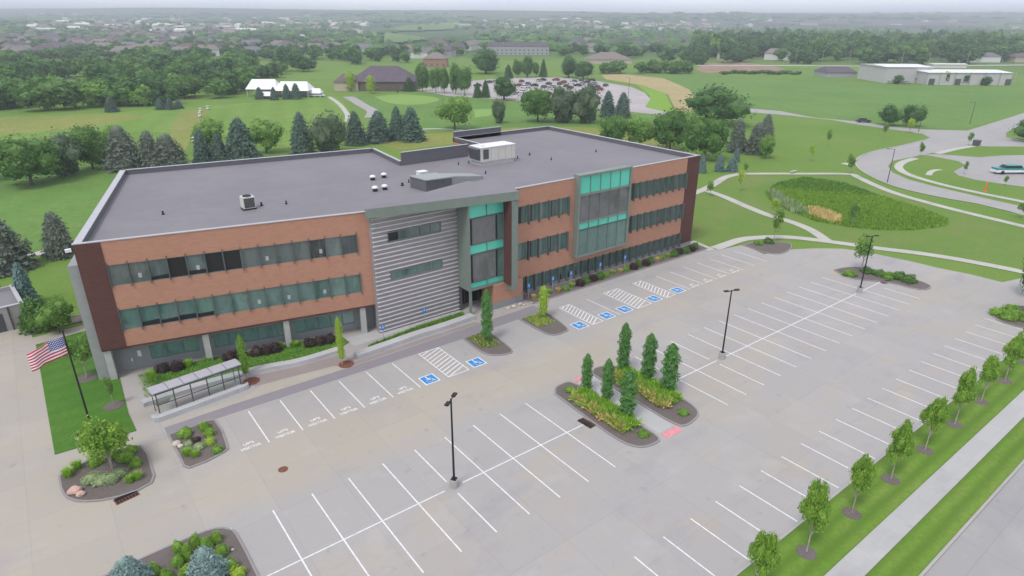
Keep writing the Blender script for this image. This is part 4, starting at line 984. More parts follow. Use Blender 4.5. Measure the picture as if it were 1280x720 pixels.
for j in range(nv+1):
    for i in range(nu+1):
        u, v = i/nu, j/nv; L = 2.6
        wv = .16*math.sin(u*9+v*1.2)*u**.6+.06*math.sin(u*17-v*2)*u
        x = hd[0]*L*u*.95 - hd[1]*wv; y = hd[1]*L*u*.95 + hd[0]*wv
        z = v*1.5 - .45*u*u*1.0 - .12*math.sin(u*5)*(1-v)*u
        fl_v.append((x, y, z))
for j in range(nv):
    for i in range(nu): a = j*(nu+1)+i; fl_f.append((a, a+1, a+nu+2, a+nu+1))
me = bpy.data.meshes.new('flag'); me.from_pydata(fl_v, [], fl_f); me.materials.append(fmat)
ul = me.uv_layers.new(name='UVMap')
for lp in me.loops: vi = lp.vertex_index; ul.data[lp.index].uv = ((vi % (nu+1))/nu, (vi//(nu+1))/nv)
smooth(me); me.update()
fo = obj('flag', me, None, (-8.70, 22.34, 7.55)); tag(fo, 'United States flag flying to the left from the dark flagpole', 'flag')
sol = fo.modifiers.new('cloth', 'SOLIDIFY'); sol.thickness = .012
p = (-9.5, 22.55, .12); b = MB(); b.box(p[0]-.1, p[0]+.1, p[1]-.08, p[1]+.08, p[2], p[2]+.28); b.box(p[0]-.16, p[0]+.16, p[1]-.13, p[1]+.13, p[2]+.28, p[2]+.5)
tag(b.build('spotlight', M['black']), 'small black spotlight in the oval bed at the foot of the flagpole', 'spotlight')

# shelter
sh = empty('shelter', (-.6, 22.4, 0)); tag(sh, 'long open shelter with glazed sides and flat grey roof beside the plaza path', 'shelter')
sd_ = unit((6.95, .75)); sn = np.array([-sd_[1], sd_[0]])
def FS(s, d, z): p = sd_*(s-3.4)-sn*d; return (p[0], p[1], z)
b = MB(); b.fbox(FS, -.1, 7.3, -1.4, -.02, 2.32, 2.40); b.build('roof', M['shelter_roof'], sh)
b = MB()
for s in (1.2, 2.4, 3.6, 4.8, 6.0): b.fbox(FS, s-.02, s+.02, -1.4, -.02, 2.402, 2.415)
b.build('roof_seams', M['metal_dark'], sh)
b = MB(); b.fbox(FS, 0, 7.2, -.04, .05, 2.2, 2.3); b.fbox(FS, 0, 7.2, -.03, .04, 1.2, 1.26); b.build('rail', M['metal_dark'], sh)
for s in (.15, 1.5, 2.85, 4.2, 5.5, 6.95):
    b = MB(); b.fbox(FS, s-.04, s+.04, -.05, .04, .45, 2.3); b.build('post', M['metal_dark'], sh)
    if s not in (.15, 6.95): continue
    b = MB(); b.fbox(FS, s-.03, s+.03, -1.5, -1.44, 0, 2.31); b.build('rear_post', M['metal_dark'], sh)
for s0, s1 in ((.22, 1.43), (4.27, 5.43), (5.57, 6.88)):
    b = MB(); b.fbox(FS, s0, s1, -.012, .012, .5, 2.15); b.build('glass_panel', M['clear'], sh)
def wall_thing(name, pts, w, h, label, mat='wallc'):
    L = smooth_line(pts, 4); b = MB(); lf = []; rg = []
    for i, p in enumerate(L):
        a = np.array(L[max(0, i-1)]); c = np.array(L[min(len(L)-1, i+1)]); d = (c-a)/np.linalg.norm(c-a); n2 = np.array([-d[1], d[0]])
        lf.append(np.array(p)+n2*w/2); rg.append(np.array(p)-n2*w/2)
    for i in range(len(L)-1):
        b.hexa([(*rg[i], 0), (*rg[i+1], 0), (*lf[i+1], 0), (*lf[i], 0)], [(*rg[i], h), (*rg[i+1], h), (*lf[i+1], h), (*lf[i], h)])
    return tag(b.build(name, M[mat]), label, 'wall')
wall_thing('seat_wall', [(-4.2, 22.2), (-4.0, 21.75), (-2.2, 21.9), (.0, 22.15), (2.9, 22.5), (3.2, 22.8)], .62, .45, 'low pale concrete seat wall under the glazed front of the shelter')
wall_thing('seat_wall', [(-4.7, 25.0), (-1., 25.2), (5.0, 24.95), (8.7, 24.1), (13.0, 24.1)], .8, .42, 'low curved pale concrete wall between the lawn and plaza behind the shelter')
wall_thing('seat_wall', [(13.6, 21.8), (17.2, 22.0), (20.5, 22.25), (24, 22.25), (28.0, 22.5)], .95, .5, 'low pale concrete wall edging the hedge below the ribbed entrance wall')
# access signs
def sign(x, y, lab, z=1.6):
    e = empty('access_sign', (x, y, .1)); tag(e, lab, 'sign', 'blue access signs along the building')
    b = MB(); b.tube([(0, .03, 0), (0, .03, z+.25)], .03, 6); b.build('post', M['metal_light'], e)
    b = MB(); b.box(-.19, .19, -.02, .01, z-.32, z+.30); b.build('plate', M['blue'], e)
    b = MB(); b.box(-.12, .12, -.025, -.021, z-.10, z-.06); b.box(-.04, .04, -.025, -.021, z-.06, z+.12); b.lathe((0, -.023, z+.15), [(.05, 0), (.05, .06)], 8); b.build('symbol', M['white'], e)
sign(17.4, 23.3, 'blue access sign at the left end of the hedge below the ribbed wall')
sign(22.9, 24.4, 'blue access sign beside the hedge in front of the ribbed wall middle')
for x, l in ((36.4, 'blue access sign nearest the entrance in front of the right wing'), (40.2, 'second blue access sign from the entrance along the right wing bed'), (43.2, 'third blue access sign from the entrance along the right wing bed'), (48.3, 'fourth blue access sign from the entrance along the right wing bed'), (52.9, 'blue access sign farthest from the entrance along the right wing bed')): sign(x, 23.0, l)
# drains and manhole
def drain(p, ang, lab):
    e = empty('storm_drain', (p[0], p[1], .02), ang); tag(e, lab, 'storm drain')
    b = MB(); b.box(-.75, .75, -.38, .38, 0, .012); b.build('apron', M['rust'], e)
    b = MB()
    for i in range(-3, 4): b.box(i*.2-.07, i*.2+.07, -.3, .0, .013, .025)
    b.build('grate', M['black'], e)
    b = MB(); b.box(-.7, .7, .08, .3, .013, .10); b.build('kerb_inlet', M['black'], e)
drain(at(158.5, 622), R(10), 'rusty storm drain inlet at the kerb of the left planting bed')
drain((24.15, .0), R(95), 'black storm drain inlet beside the left planted island')
drain(at(1107.5, 353), R(-20), 'black storm drain inlet beside the far island bed')
p = at(354, 587); b = MB(); b.lathe((p[0], p[1], .02), [(.36, 0), (.36, .012), (.0, .013)], 20); tag(b.build('manhole_cover', M['rust']), 'round rusty manhole cover in the drive lane below the visitor bays', 'manhole cover')

# small service building on the far left
tr0 = at(38, 407); zt = height(tr0, 379)
e = empty('service_building', (tr0[0], tr0[1], 0), R(6)); tag(e, 'small flat roofed block building at the left edge beside the drive', 'building')
b = MB(); b.box(-12, 0, 0, .3, 0, zt); b.box(-.3, 0, .3, 7, 0, zt); b.box(-12, -.3, 6.7, 7, 0, zt); b.build('wall', M['enclosure'], e)
b = MB(); b.box(-12, -.3, .3, 6.7, zt-.5, zt-.4); b.build('roof', M['roof'], e)
b = MB(); b.box(-12.05, .05, -.05, .35, zt, zt+.07); b.box(-.35, .05, .35, 7.05, zt, zt+.07); b.build('coping', M['metal_light'], e)
b = MB(); b.box(-5.6, -2.0, -.04, -.002, .05, zt-.6); b.build('gate', M['metal_dark'], e); b = MB(); b.box(-1.5, -1.35, -.12, -.002, 0, zt); b.build('downpipe', M['metal_dark'], e)

# ================================================================== PLANTING NEAR THE BUILDING
SH = {}
def shrub_kind(nm, mat, n=900, size=.055): SH[nm] = [shrub_mesh(nm, 200+i+len(nm), n, size, M[mat]) for i in range(2)]
shrub_kind('round_shrub', 'leaf_lot'); shrub_kind('dark_shrub', 'leaf_burgundy', 900, .055); shrub_kind('olive_shrub', 'blade_dark'); shrub_kind('grey_shrub', 'leaf_grey', 900, .055); shrub_kind('yellow_shrub', 'leaf_yellow'); shrub_kind('green_shrub', 'leaf', 900, .055)
TU = {'green_grass': [tuft_mesh('tuft_a', 1, 170, M['blade'], .5, .7, .018), tuft_mesh('tuft_b', 2, 170, M['blade'], .5, .7, .018)], 'tan_grass': [tuft_mesh('tuft_c', 3, 170, M['blade_tan'], .5, .7, .018)]}
cnt = [0]
def shrub(nm, p, w, h, label, group=None, z=.1):
    cnt[0] += 1; ms = SH.get(nm) or TU[nm]
    o = obj('ornamental_grass' if nm in TU else 'shrub', ms[cnt[0] % len(ms)], None, (p[0], p[1], z)); o.scale = (w*.8, w*.8, h*.78); o.rotation_euler = (0, 0, random.uniform(0, 6.28))
    return tag(o, label, 'grass clump' if nm in TU else 'shrub', group)
f2 = lambda X, Y: at(60+X/5.333, 510+Y/5.333)
hh = lambda X, Y: at(130+X/6.095, 640+Y/6.095)
tree('bedtree', f2(430, 412), 4.75, 4.2, 'young leafy tree with pale trunk in the left planting bed below the flag')
for X, Y, nm, w, h, l in ((140, 462, 'green_grass', 1.5, 1.0, 'green grass clump at the left tip of the left planting bed'), (200, 410, 'green_grass', 1.3, 1.0, 'green grass clump second from the left tip of the left planting bed'),
        (325, 378, 'round_shrub', 1.4, .8, 'round shrub half hidden left of the young tree below the flag'), (525, 350, 'round_shrub', 1.5, 1.0, 'large round green shrub right of the young tree below the flag'), (592, 388, 'round_shrub', 1.15, .85, 'smaller round green shrub at the right end of the left planting bed'),
        (560, 300, 'round_shrub', 1.2, .8, 'round green shrub at the rear right of the left planting bed'), (470, 330, 'olive_shrub', 1.2, .8, 'olive shrub directly behind the trunk of the young tree'), (300, 490, 'grey_shrub', 1.7, .65, 'grey green sprawling shrub at the left front of the left bed'), (360, 500, 'grey_shrub', 1.7, .7, 'grey green sprawling shrub in the middle front of the left bed'), (430, 490, 'grey_shrub', 1.6, .7, 'grey green sprawling shrub at the right front of the left bed'), (480, 450, 'grey_shrub', 1.3, .6, 'small grey green shrub right of the pale trunk in the left bed'),
        (550, 500, 'green_grass', 1.2, .75, 'yellow green grass clump at the lower right of the left bed'), (600, 480, 'green_grass', 1.3, .9, 'taller yellow green grass clump at the right edge of the left bed'),
        (920, 190, 'round_shrub', 1.5, .95, 'large round green shrub at the rear left of the small planting bed'), (1045, 145, 'round_shrub', 1.2, .8, 'round green shrub at the rear of the small planting bed'), (1078, 185, 'round_shrub', 1.2, .8, 'round green shrub at the rear right of the small planting bed'),
        (1085, 245, 'yellow_shrub', 1.05, .75, 'yellow green shrub on the right side of the small planting bed'), (1130, 295, 'olive_shrub', 1.1, .6, 'olive shrub at the right edge of the small planting bed'), (930, 320, 'green_grass', 1.3, .9, 'bright grass clump at the front left of the small planting bed'), (985, 328, 'green_grass', 1.2, .7, 'bright grass clump at the front middle of the small planting bed'),
        (1010, 270, 'grey_shrub', 1.2, .5, 'low grey green shrub at the centre of the small planting bed'), (985, 225, 'dark_shrub', 1.0, .35, 'low dark purple shrub at the centre of the small planting bed'), (935, 250, 'grey_shrub', 1.0, .4, 'low grey green shrub beside the pale rocks in the small bed')):
    shrub(nm, f2(X, Y), w, h, l)
def rock(p, s, label, mat='stone', seed=1, z=.1):
    s *= .68
    rng = np.random.default_rng(seed); v, f = ico((0, 0, s*.2), (s*.55, s*.45, s*.38), rng, 2, .16)
    me = bpy.data.meshes.new('boulder'); me.from_pydata(v, [], f); me.materials.append(M[mat]); me.update()
    return tag(obj('boulder', me, None, (p[0], p[1], z)), label, 'rock')
rock(f2(185, 570), 1.2, 'larger pink boulder at the lower left of the left planting bed', 'stone_pink', 1); rock(f2(222, 588), .8, 'smaller pink boulder at the lower left of the left planting bed', 'stone_pink', 2)
rock(f2(862, 252), .9, 'larger pale boulder at the left side of the small planting bed', 'stone', 3); rock(f2(886, 266), .6, 'smaller pale boulder at the left side of the small planting bed', 'stone', 4)
p = hh(800, 545); tree('palespruce', p, height(p, 640+262/6.095), 2.5, 'pale blue spruce in the middle of the bottom left planting bed')
p = hh(215, 600); tree('palespruce', p, height(p, 640+345/6.095), 2.6, 'pale blue spruce at the left end of the bottom left planting bed')
for X, Y, nm, w, h, l in ((570, 300, 'round_shrub', .95, 1.0, 'leftmost rear green shrub behind the blue spruces'), (640, 360, 'round_shrub', 1.0, 1.3, 'tall green shrub in front of the leftmost rear shrub in the bottom bed'), (575, 410, 'olive_shrub', 1.0, 1.0, 'olive shrub at the middle left of the bottom bed'), (705, 262, 'round_shrub', .9, 1.1, 'narrow dark green shrub at the rear kerb of the bottom bed'), (785, 280, 'olive_shrub', 1.25, 1.1, 'wide olive shrub right behind the middle blue spruce'), (862, 230, 'round_shrub', 1.0, .9, 'green shrub nearest the rounded kerb corner of the bottom bed'), (900, 330, 'olive_shrub', 1.1, .95, 'olive shrub above right of the middle blue spruce'), (380, 485, 'round_shrub', 1.2, 1.0, 'bright green shrub between the two blue spruces'), (640, 480, 'round_shrub', 1.1, .9, 'green shrub touching the left side of the middle blue spruce'), (480, 510, 'olive_shrub', 1.1, .7, 'olive shrub between the two blue spruces at the picture bottom'), (960, 450, 'round_shrub', 1.3, 1.0, 'bright green shrub right of the middle blue spruce'), (1030, 500, 'yellow_shrub', 1.2, .9, 'yellow green shrub at the lower right of the bottom bed'), (90, 480, 'yellow_shrub', 1.0, .5, 'yellow shrub left of the left blue spruce')):
    if X != 90: shrub(nm, hh(X, Y), w, h, l)
rock(hh(980, 300), .3, 'tiny pale stone at the right side of the bottom planting bed', 'stone', 9)

# planted islands in the lot
for nm, bb, t, kd, w, l in (('L1', (222, 388), 178, 'column', .95, 'narrow columnar tree at the rear of the left planted island'), ('L2', (330, 440), 205, 'column', 1.05, 'columnar tree in the middle of the left planted island'), ('L3', (435, 525), 262, 'column', 1.35, 'broad columnar tree at the front of the left planted island'),
        ('R1', (415, 285), 15, 'column', 1.15, 'tallest columnar tree at the rear of the right planted island'), ('R2', (545, 335), 70, 'column', 1.25, 'columnar tree in the middle of the right planted island'), ('R3', (655, 392), 125, 'column', 1.45, 'columnar tree at the front of the right planted island')):
    p = at(*e_(*bb)); p[2] = .1; tree('column', p, height(p, 400+t/4.235), w, l)
def hedge(name, x0, x1, y0, y1, h, n, mats, label, seed):
    rng = np.random.default_rng(seed); b = MB()
    for i in range(n):
        x, y = rng.uniform(x0, x1), rng.uniform(y0, y1); e = min(1, 3.5*min((x-x0)/(x1-x0), (x1-x)/(x1-x0))+.45)
        hz = h*e*rng.uniform(.6, 1.1)*(1+.15*math.sin(x*4)*math.sin(y*3)); a = rng.uniform(0, 6.28); u = np.array([math.cos(a), math.sin(a)])*rng.uniform(.03, .07); l = rng.normal(size=2)*.22
        mi = 1 if (x < x0+(x1-x0)*.28 and rng.uniform() < .6) else 0
        p = np.array([x, y]); b.face([(*(p-u), .1), (*(p+u), .1), (*(p+u+l*.5), .1+hz*.7), (*(p+l), .1+hz)], mi); b.face([(*(p-u), .1+hz*.4), (*(p+u*2+l), .1+hz*.55), (*(p+l*1.2), .1+hz*.8)], mi)
    return tag(b.build(name, mats), label, 'hedge')
hedge('grass_hedge', 25.35, 27.2, -2.9, 3.4, .95, 2600, [M['blade'], M['blade_tan']], 'bright green grass hedge filling the left planted island', 1)
hedge('grass_hedge', 30.8, 33.1, -2.6, 4.0, .95, 3000, [M['blade'], M['blade_tan']], 'bright green grass hedge filling the right planted island', 2)
for X, Y, l in ((140, 378, 'small green grass clump at the rear tip of the left planted island'), (525, 612, 'small yellow green clump at the front tip of the left planted island'), (735, 500, 'small olive clump at the front tip of the right planted island')):
    shrub('olive_shrub', at(*e_(X, Y)), 1.3, .45, l)
# entrance islands
p = at(609, 428); tree('column', (p[0], p[1], .1), 5.9, 1.15, 'tall columnar tree in the planting bed before the entrance')
p = at(679, 399); tree('columnyellow', (p[0], p[1], .1), 4.0, 1.2, 'slim yellow green tree in the planting bed right of the entrance')
def lowgrass(poly, n, h, mats, label, seed):
    rng = np.random.default_rng(seed); P = np.array(poly); lo, hi = P.min(0), P.max(0); b = MB(); c = 0
    while c < n:
        p = rng.uniform(lo, hi)
        if not inside(p, poly): continue
        c += 1; a = rng.uniform(0, 6.28); u = np.array([math.cos(a), math.sin(a)])*rng.uniform(.03, .06); l = rng.normal(size=2)*.15; hz = h*rng.uniform(.4, 1.2)
        b.face([(*(p-u), .1), (*(p+u), .1), (*(p+u*.8+l*.5), .1+hz*.7), (*(p+l), .1+hz)], int(rng.uniform() < .3))
    tag(b.build('ground_cover', mats), label, 'ground cover', kind='stuff')
lowgrass([(24.7, 15.8), (26.6, 15.4), (26.9, 18.5), (24.8, 18.5)], 700, .3, [M['blade_dark'], M['blade_tan']], 'low olive ground cover around the columnar tree before the entrance', 1)
lowgrass([(32.3, 16.2), (34.4, 16.0), (34.9, 18.6), (32.4, 18.7)], 700, .35, [M['blade'], M['blade_tan']], 'low bright ground cover around the slim yellow green tree', 2)
lowgrass([(15.6, 22.75), (22.6, 22.85), (27.2, 23.2), (27.6, 24.1), (22, 24.0), (15.8, 23.2)], 1800, .35, [M['blade_dark'], M['blade_dark']], 'low dark green hedge planting below the ribbed entrance wall', 3)
lowgrass([(-4.3, 26.), (5.0, 25.7), (8.8, 24.9), (13.0, 24.9), (13.9, 25.6), (13.9, 27.), (-4.2, 31.)], 3600, .13, [M['blade_dark'], M['blade_dark']], 'unmown grass strip between the curved wall and the left wing', 4)
G_ = 'dark purple shrubs under the left wing'
for i, (X, Y) in enumerate(((205, 465), (222, 463), (288, 450), (300, 447), (322, 444), (335, 442), (388, 433), (400, 431), (412, 428), (345, 440))):
    p = at(X, Y); shrub('dark_shrub', p, 1.8, 1.15, 'dark purple leaved shrub in the bed under the left wing windows', G_)
for X, Y, nm, w, h, l in ((190, 478, 'green_grass', 1.6, 1.9, 'tall bright grass clump beside the left wing door'), (236, 459, 'green_grass', 1.5, 1.1, 'bright grass clump between dark shrubs left of the second column'), (262, 452, 'green_grass', 1.4, .9, 'bright grass clump at the foot of the second column'), (350, 437, 'green_grass', 1.7, .9, 'bright grass clump left of the third column'), (368, 434, 'green_grass', 1.7, .9, 'bright grass clump right of the third column')):
    shrub(nm, at(X, Y), w, h, l)
for X, Y, t, kd, w, l in ((308, 472, 418, 'columnlight', .8, 'slim pale young tree in the round mulch ring right of the shelter'), (428, 456, 396, 'columnyellow', .8, 'slim yellow green young tree in the rusty ring on the plaza')):
    p = at(X, Y); tree(kd, p, height(p, t), w, l)
p = at(201, 496); tree('young', p, 2.2, .9, 'bare looking sapling in the mulch ring behind the shelter')
# bed in front of the right wing
rng = random.Random(12)
for i in range(26):
    x = 36.8+i*1.22; dark = (6 <= i <= 9) or (14 <= i <= 17) or (21 <= i <= 25)
    if dark: shrub('green_shrub' if i % 2 else 'dark_shrub', (x, 22.4+rng.uniform(-.2, .2)), 1.6, 1.15, 'dark rounded shrub in the bed below the right wing windows', 'dark shrubs below the right wing')
    else: shrub(['tan_grass', 'olive_shrub', 'green_grass'][i % 3], (x, 22.5+rng.uniform(-.3, .3)), 1.3, .85, ['tan feathery grass clump in the bed below the right wing windows', 'olive shrub in the bed below the right wing windows', 'green grass clump in the bed below the right wing windows'][i % 3], ['tan grasses below the right wing', 'olive shrubs below the right wing', 'green grasses below the right wing'][i % 3])
kk = lambda X, Y: at(560+X/7.2, 330+Y/7.2)
for i, (X, Y, s, l) in enumerate(((515, 350, .5, 'small pale boulder against the brick entrance pier'), (540, 407, .8, 'pale flat boulder at the plaza edge before the brick pier'), (592, 392, .9, 'largest pale boulder at the plaza edge right of the brick pier'), (650, 370, .8, 'pale boulder fourth from the brick pier'), (682, 376, .6, 'pale boulder by the end of the right wing bed'), (750, 357, .55, 'pale boulder farthest from the brick pier'))):
    rock(kk(X, Y), s, l, 'stone', 20+i, .02)
# far islands and edge trees
tree_px('young', 957, 977, 256, 303, 'young tree in the mulch bed at the far corner of the parking lot'); tree_px('youngyellow', 958, 975, 244, 272, 'pale yellow green young tree beside the path crossing')
p = at(1076, 340); tree('young', (p[0], p[1], .1), height(p, 292), 4.0, 'young tree in the far island bed beside the lamp post')
for i, (X, Y, w, h, l) in enumerate(((1062, 345, 2.4, .9, 'leftmost shrub under the tree in the far island bed'), (1083, 341, 2.2, .9, 'shrub right of the tree trunk in the far island bed'), (1098, 344, 2.2, .9, 'shrub third from the left in the far island bed'), (1110, 348, 2.4, 1., 'shrub above the drain in the far island bed'), (1123, 349, 2.4, 1.3, 'tallest dark shrub in the far island bed'), (1136, 353, 2.4, 1.2, 'bright shrub at the right end of the far island bed'), (948, 306, 1.8, .8, 'shrub at the left of the corner mulch bed'), (960, 304, 2., 1., 'shrub beside the young tree in the corner mulch bed'))):
    shrub('green_shrub' if i % 3 else 'olive_shrub', at(X, Y), w, h, l)
for i, (X, Y, l) in enumerate(((1247, 394, 'left bright shrub in the rounded island at the right edge'), (1258, 399, 'middle bright shrub in the rounded island at the right edge'), (1270, 397, 'right bright shrub in the rounded island at the right edge'), (1283, 402, 'outermost bright shrub in the rounded island at the right edge'), (1265, 390, 'rear bright shrub in the rounded island at the right edge'))):
    shrub('round_shrub', at(X, Y), 2.3, 1.1, l)
p = at(1292, 405); tree('lot', (p[0], p[1], .1), height(p, 300), 4.8, 'leafy tree in the rounded island at the right edge')
ord_ = ['nearest', 'second nearest', 'third nearest', 'fourth nearest', 'fifth nearest', 'sixth nearest', 'seventh nearest', 'eighth nearest', 'ninth nearest', 'tenth nearest']
for i in range(10):
    x = 19.7+i*5.72; h = (5.3, 5.8, 5.2, 5.5, 5.1, 5.6, 5.0, 5.4, 5.6, 5.1)[i]
    b = MB(); b.lathe((x, -18.6, .1), [(.62, 0), (.6, .03), (.3, .06), (0, .07)], 18); struct(b.build('mulch_ring', M['mulch']))
    tree('lot', (x, -18.6, .1), h, (2.2, 2.4, 1.95, 2.3, 2.15, 2.5, 2.0, 2.3, 2.45, 2.1)[i], ord_[i]+' young oval tree in the row along the roadside grass verge', 'young trees on the verge')
# trees by the left lawn
tree('young', (-8.0, 33.2, .08), 4.6, 3.4, 'young light green tree on the lawn behind the flagpole')
b = MB(); b.lathe((-8.0, 33.2, .08), [(.9, 0), (.85, .03), (0, .06)], 18); struct(b.build('mulch_ring', M['mulch'])); b = MB(); b.lathe((-6.7, 26.4, .08), [(.8, 0), (.8, .03), (0, .06)], 18); struct(b.build('mulch_ring', M['mulch']))
tree('young', (-6.7, 26.4, .08), 3.2, 1.2, 'thin sapling with pale stake on the lawn before the left wing')
patch('planting_bed', [(32, 412), (60, 398), (102, 394), (106, 402), (70, 410), (40, 420)], 'mulch', .09)
p = at(75, 416); tree('roundlight', p, height(p, 376), 3.6, 'bright light green tree left of the brown brick building end')
p = at(50, 410); shrub('green_shrub', p, 5., 4.2, 'large dark green bush between the service building and the light green tree', z=.0)
tree_px('bluespruce', 22, 50, 326, 382, 'blue grey spruce rising behind the small service building'); tree_px('bluespruce', -12, 14, 348, 385, 'blue grey spruce at the left picture edge behind the service building')
tree_px('brownspruce', -30, 40, 268, 338, 'large grey green spruce at the left edge below the fairway'); tree_px('brownspruce', 58, 97, 262, 320, 'grey green spruce beside the upper left corner of the roof')

# ================================================================== TREES BEHIND THE BUILDING
rows = [('round', 2, 78, 166, 231, 'large spreading tree at the left edge of the fairway'), ('pine', 58, 108, 168, 220, 'dark tree behind the large spreading tree on the left'), ('round', 90, 143, 160, 211, 'round leafy tree with visible trunk left of the spruces'),
        ('round', -30, 12, 172, 225, 'leafy tree cut by the left picture edge'), ('roundlight', 134, 160, 154, 200, 'light tree peeking out behind the left spruces'), ('brownspruce', 136, 180, 155, 212, 'broad grey green spruce first of three left of the roof corner'), ('brownspruce', 176, 206, 161, 211, 'narrow grey green spruce second of three left of the roof corner'), ('brownspruce', 191, 237, 166, 213, 'broad grey green spruce third of three above the roof corner'),
        ('roundlight', 244, 286, 146, 190, 'light green round tree behind the blue grey spruces'), ('spruce', 242, 268, 160, 205, 'blue grey spruce at the left of the middle group'), ('spruce', 264, 288, 166, 204, 'low blue grey spruce in the middle group'), ('spruce', 282, 326, 145, 202, 'tallest blue grey spruce of the middle group'), ('roundlight', 313, 354, 146, 191, 'light green tree right of the tallest blue grey spruce'),
        ('spruce', 364, 394, 138, 193, 'dark spruce at the left of the group behind the roof'), ('pine', 388, 436, 141, 192, 'wide rounded dark pine behind the roof'), ('spruce', 432, 459, 137, 181, 'grey spruce right of the wide rounded pine'), ('spruce', 456, 492, 137, 177, 'blue spruce third from the right behind the roof'), ('spruce', 486, 508, 131, 175, 'slim blue spruce left of the broad blue spruce'), ('spruce', 498, 532, 132, 176, 'broad blue spruce at the right end of the group behind the roof'),
        ('roundlight', 545, 592, 120, 162, 'loose light green tree on the grass near the putting green'), ('pine', 614, 633, 124, 154, 'single rounded dark conifer on the grass behind the roof'),
        ('round', 650, 694, 106, 152, 'round tree with visible trunk left of the dark pines'), ('pine', 684, 724, 107, 153, 'wide dark pine left one of the pair by the far lot'), ('pine', 714, 752, 105, 154, 'wide dark pine right one of the pair by the far lot'), ('spruce', 748, 770, 112, 146, 'blue spruce beside the wide dark pines'), ('spruce', 767, 788, 114, 147, 'second blue spruce beside the wide dark pines'),
        ('round', 744, 785, 146, 186, 'low round tree behind the roof right part'), ('roundlight', 778, 820, 146, 186, 'light round tree behind the roof right part'), ('round', 812, 862, 136, 188, 'broad tree with visible trunk behind the roof corner'), ('rounddark', 853, 934, 108, 156, 'very large dark round tree beyond the right roof corner'), ('round', 852, 908, 140, 200, 'bright green full tree next to the right roof corner'),
        ('brownspruce', 908, 932, 146, 190, 'greyish spruce at the left of the trio right of the roof'), ('brownspruce', 930, 958, 151, 192, 'greyish spruce in the front of the trio right of the roof'), ('brownspruce', 946, 966, 141, 178, 'greyish spruce at the back of the trio right of the roof'), ('roundlight', 946, 967, 166, 198, 'small light green tree in front of the greyish spruces'),
        ('bluespruce', 872, 883, 192, 216, 'small blue spruce touching the building corner'), ('bluespruce', 892, 906, 191, 214, 'small blue spruce second from the building corner'), ('bluespruce', 907, 922, 194, 214, 'small blue spruce at the right of the small trio'), ('bluespruce', 915, 925, 184, 202, 'small blue spruce standing behind the small trio'),
        ('youngyellow', 918, 930, 208, 240, 'yellow green sapling on the path by the building corner'), ('young', 926, 936, 202, 219, 'small green sapling right of the small blue spruces'), ('young', 880, 895, 225, 245, 'low green sapling at the path fork'), ('youngyellow', 1008, 1020, 176, 202, 'yellow green sapling on the open lawn'), ('young', 1030, 1040, 160, 183, 'pale sapling on the open lawn near the street'), ('young', 1052, 1070, 190, 218, 'green young tree beside the bend of the street'),
        ('rounddark', 1096, 1124, 131, 157, 'left of two dark round trees on the edge of the green field'), ('rounddark', 1125, 1155, 132, 158, 'right of two dark round trees on the edge of the green field'), ('youngyellow', 1130, 1144, 146, 166, 'yellow green sapling in front of the dark round trees'), ('young', 1098, 1112, 151, 172, 'pale sapling beside the side road'), ('rounddark', 1266, 1300, 148, 177, 'dark round tree at the right edge by the junction'),
        ('young', 1144, 1156, 176, 196, 'sparse sapling on the inner bend of the street'), ('young', 1200, 1209, 200, 218, 'sapling beside the right hand lot'), ('young', 1251, 1261, 218, 232, 'sapling near the orange marker'), ('young', 1205, 1215, 164, 182, 'sapling near the utility cabinet'), ('young', 1054, 1075, 250, 283, 'willowy tree among the reeds'), ('young', 1268, 1290, 252, 274, 'young tree at the right edge beside the street'),
        ('round', 1268, 1300, 310, 372, 'broad leafy tree cut by the right edge above the shrub island')]
for r_ in rows: tree_px(*r_)

# ================================================================== MIDDLE DISTANCE
def gable_house(name, W_, D_, H_, rise, wall, roof, hip=True):
    pass
def roof_mesh(name, W_, D_, z, rise, mat, hip=.5, ov=.5):
    b = MB(); w, d = W_/2+ov, D_/2+ov; h = hip*d
    A_, B_, C_, D2 = (-w, -d, z), (w, -d, z), (w, d, z), (-w, d, z); P, Q = (-w+h, 0, z+rise), (w-h, 0, z+rise)
    for f in ((A_, B_, Q, P), (C_, D2, P, Q), (B_, C_, Q), (D2, A_, P), (D2, C_, B_, A_)): b.face(f)
    return b.mesh(name, mat)
def wall_mesh(name, W_, D_, h, mat):
    b = MB(); b.box(-W_/2, W_/2, -D_/2, D_/2, -2, h); return b.mesh(name, mat)
M['roof_purple'] = plain('purple_shingles', (.12, .10, .12), .9, .15, 0, .15, .6); M['roof_brown'] = plain('brown_shingles', (.15, .115, .11), .9, .15, 0, .15, .6); M['roof_grey'] = plain('grey_shingles', (.17, .16, .17), .9, .15, 0, .15, .6); M['roof_tan'] = plain('tan_shingles', (.22, .185, .17), .9, .15, 0, .15, .6)
M['wall_tan'] = plain('tan_wall', (.48, .42, .34), .8, .2, 0, .08); M['wall_white'] = plain('white_wall', (.68, .66, .64), .8, .2, 0, .06); M['wall_grey'] = plain('grey_wall', (.36, .36, .38), .8, .2, 0, .06); M['wall_pale'] = plain('pale_grey_wall', (.50, .48, .49), .8, .2, 0, .08); M['wall_brick'] = plain('red_wall', (.36, .20, .16), .85, .2, 0, .1)
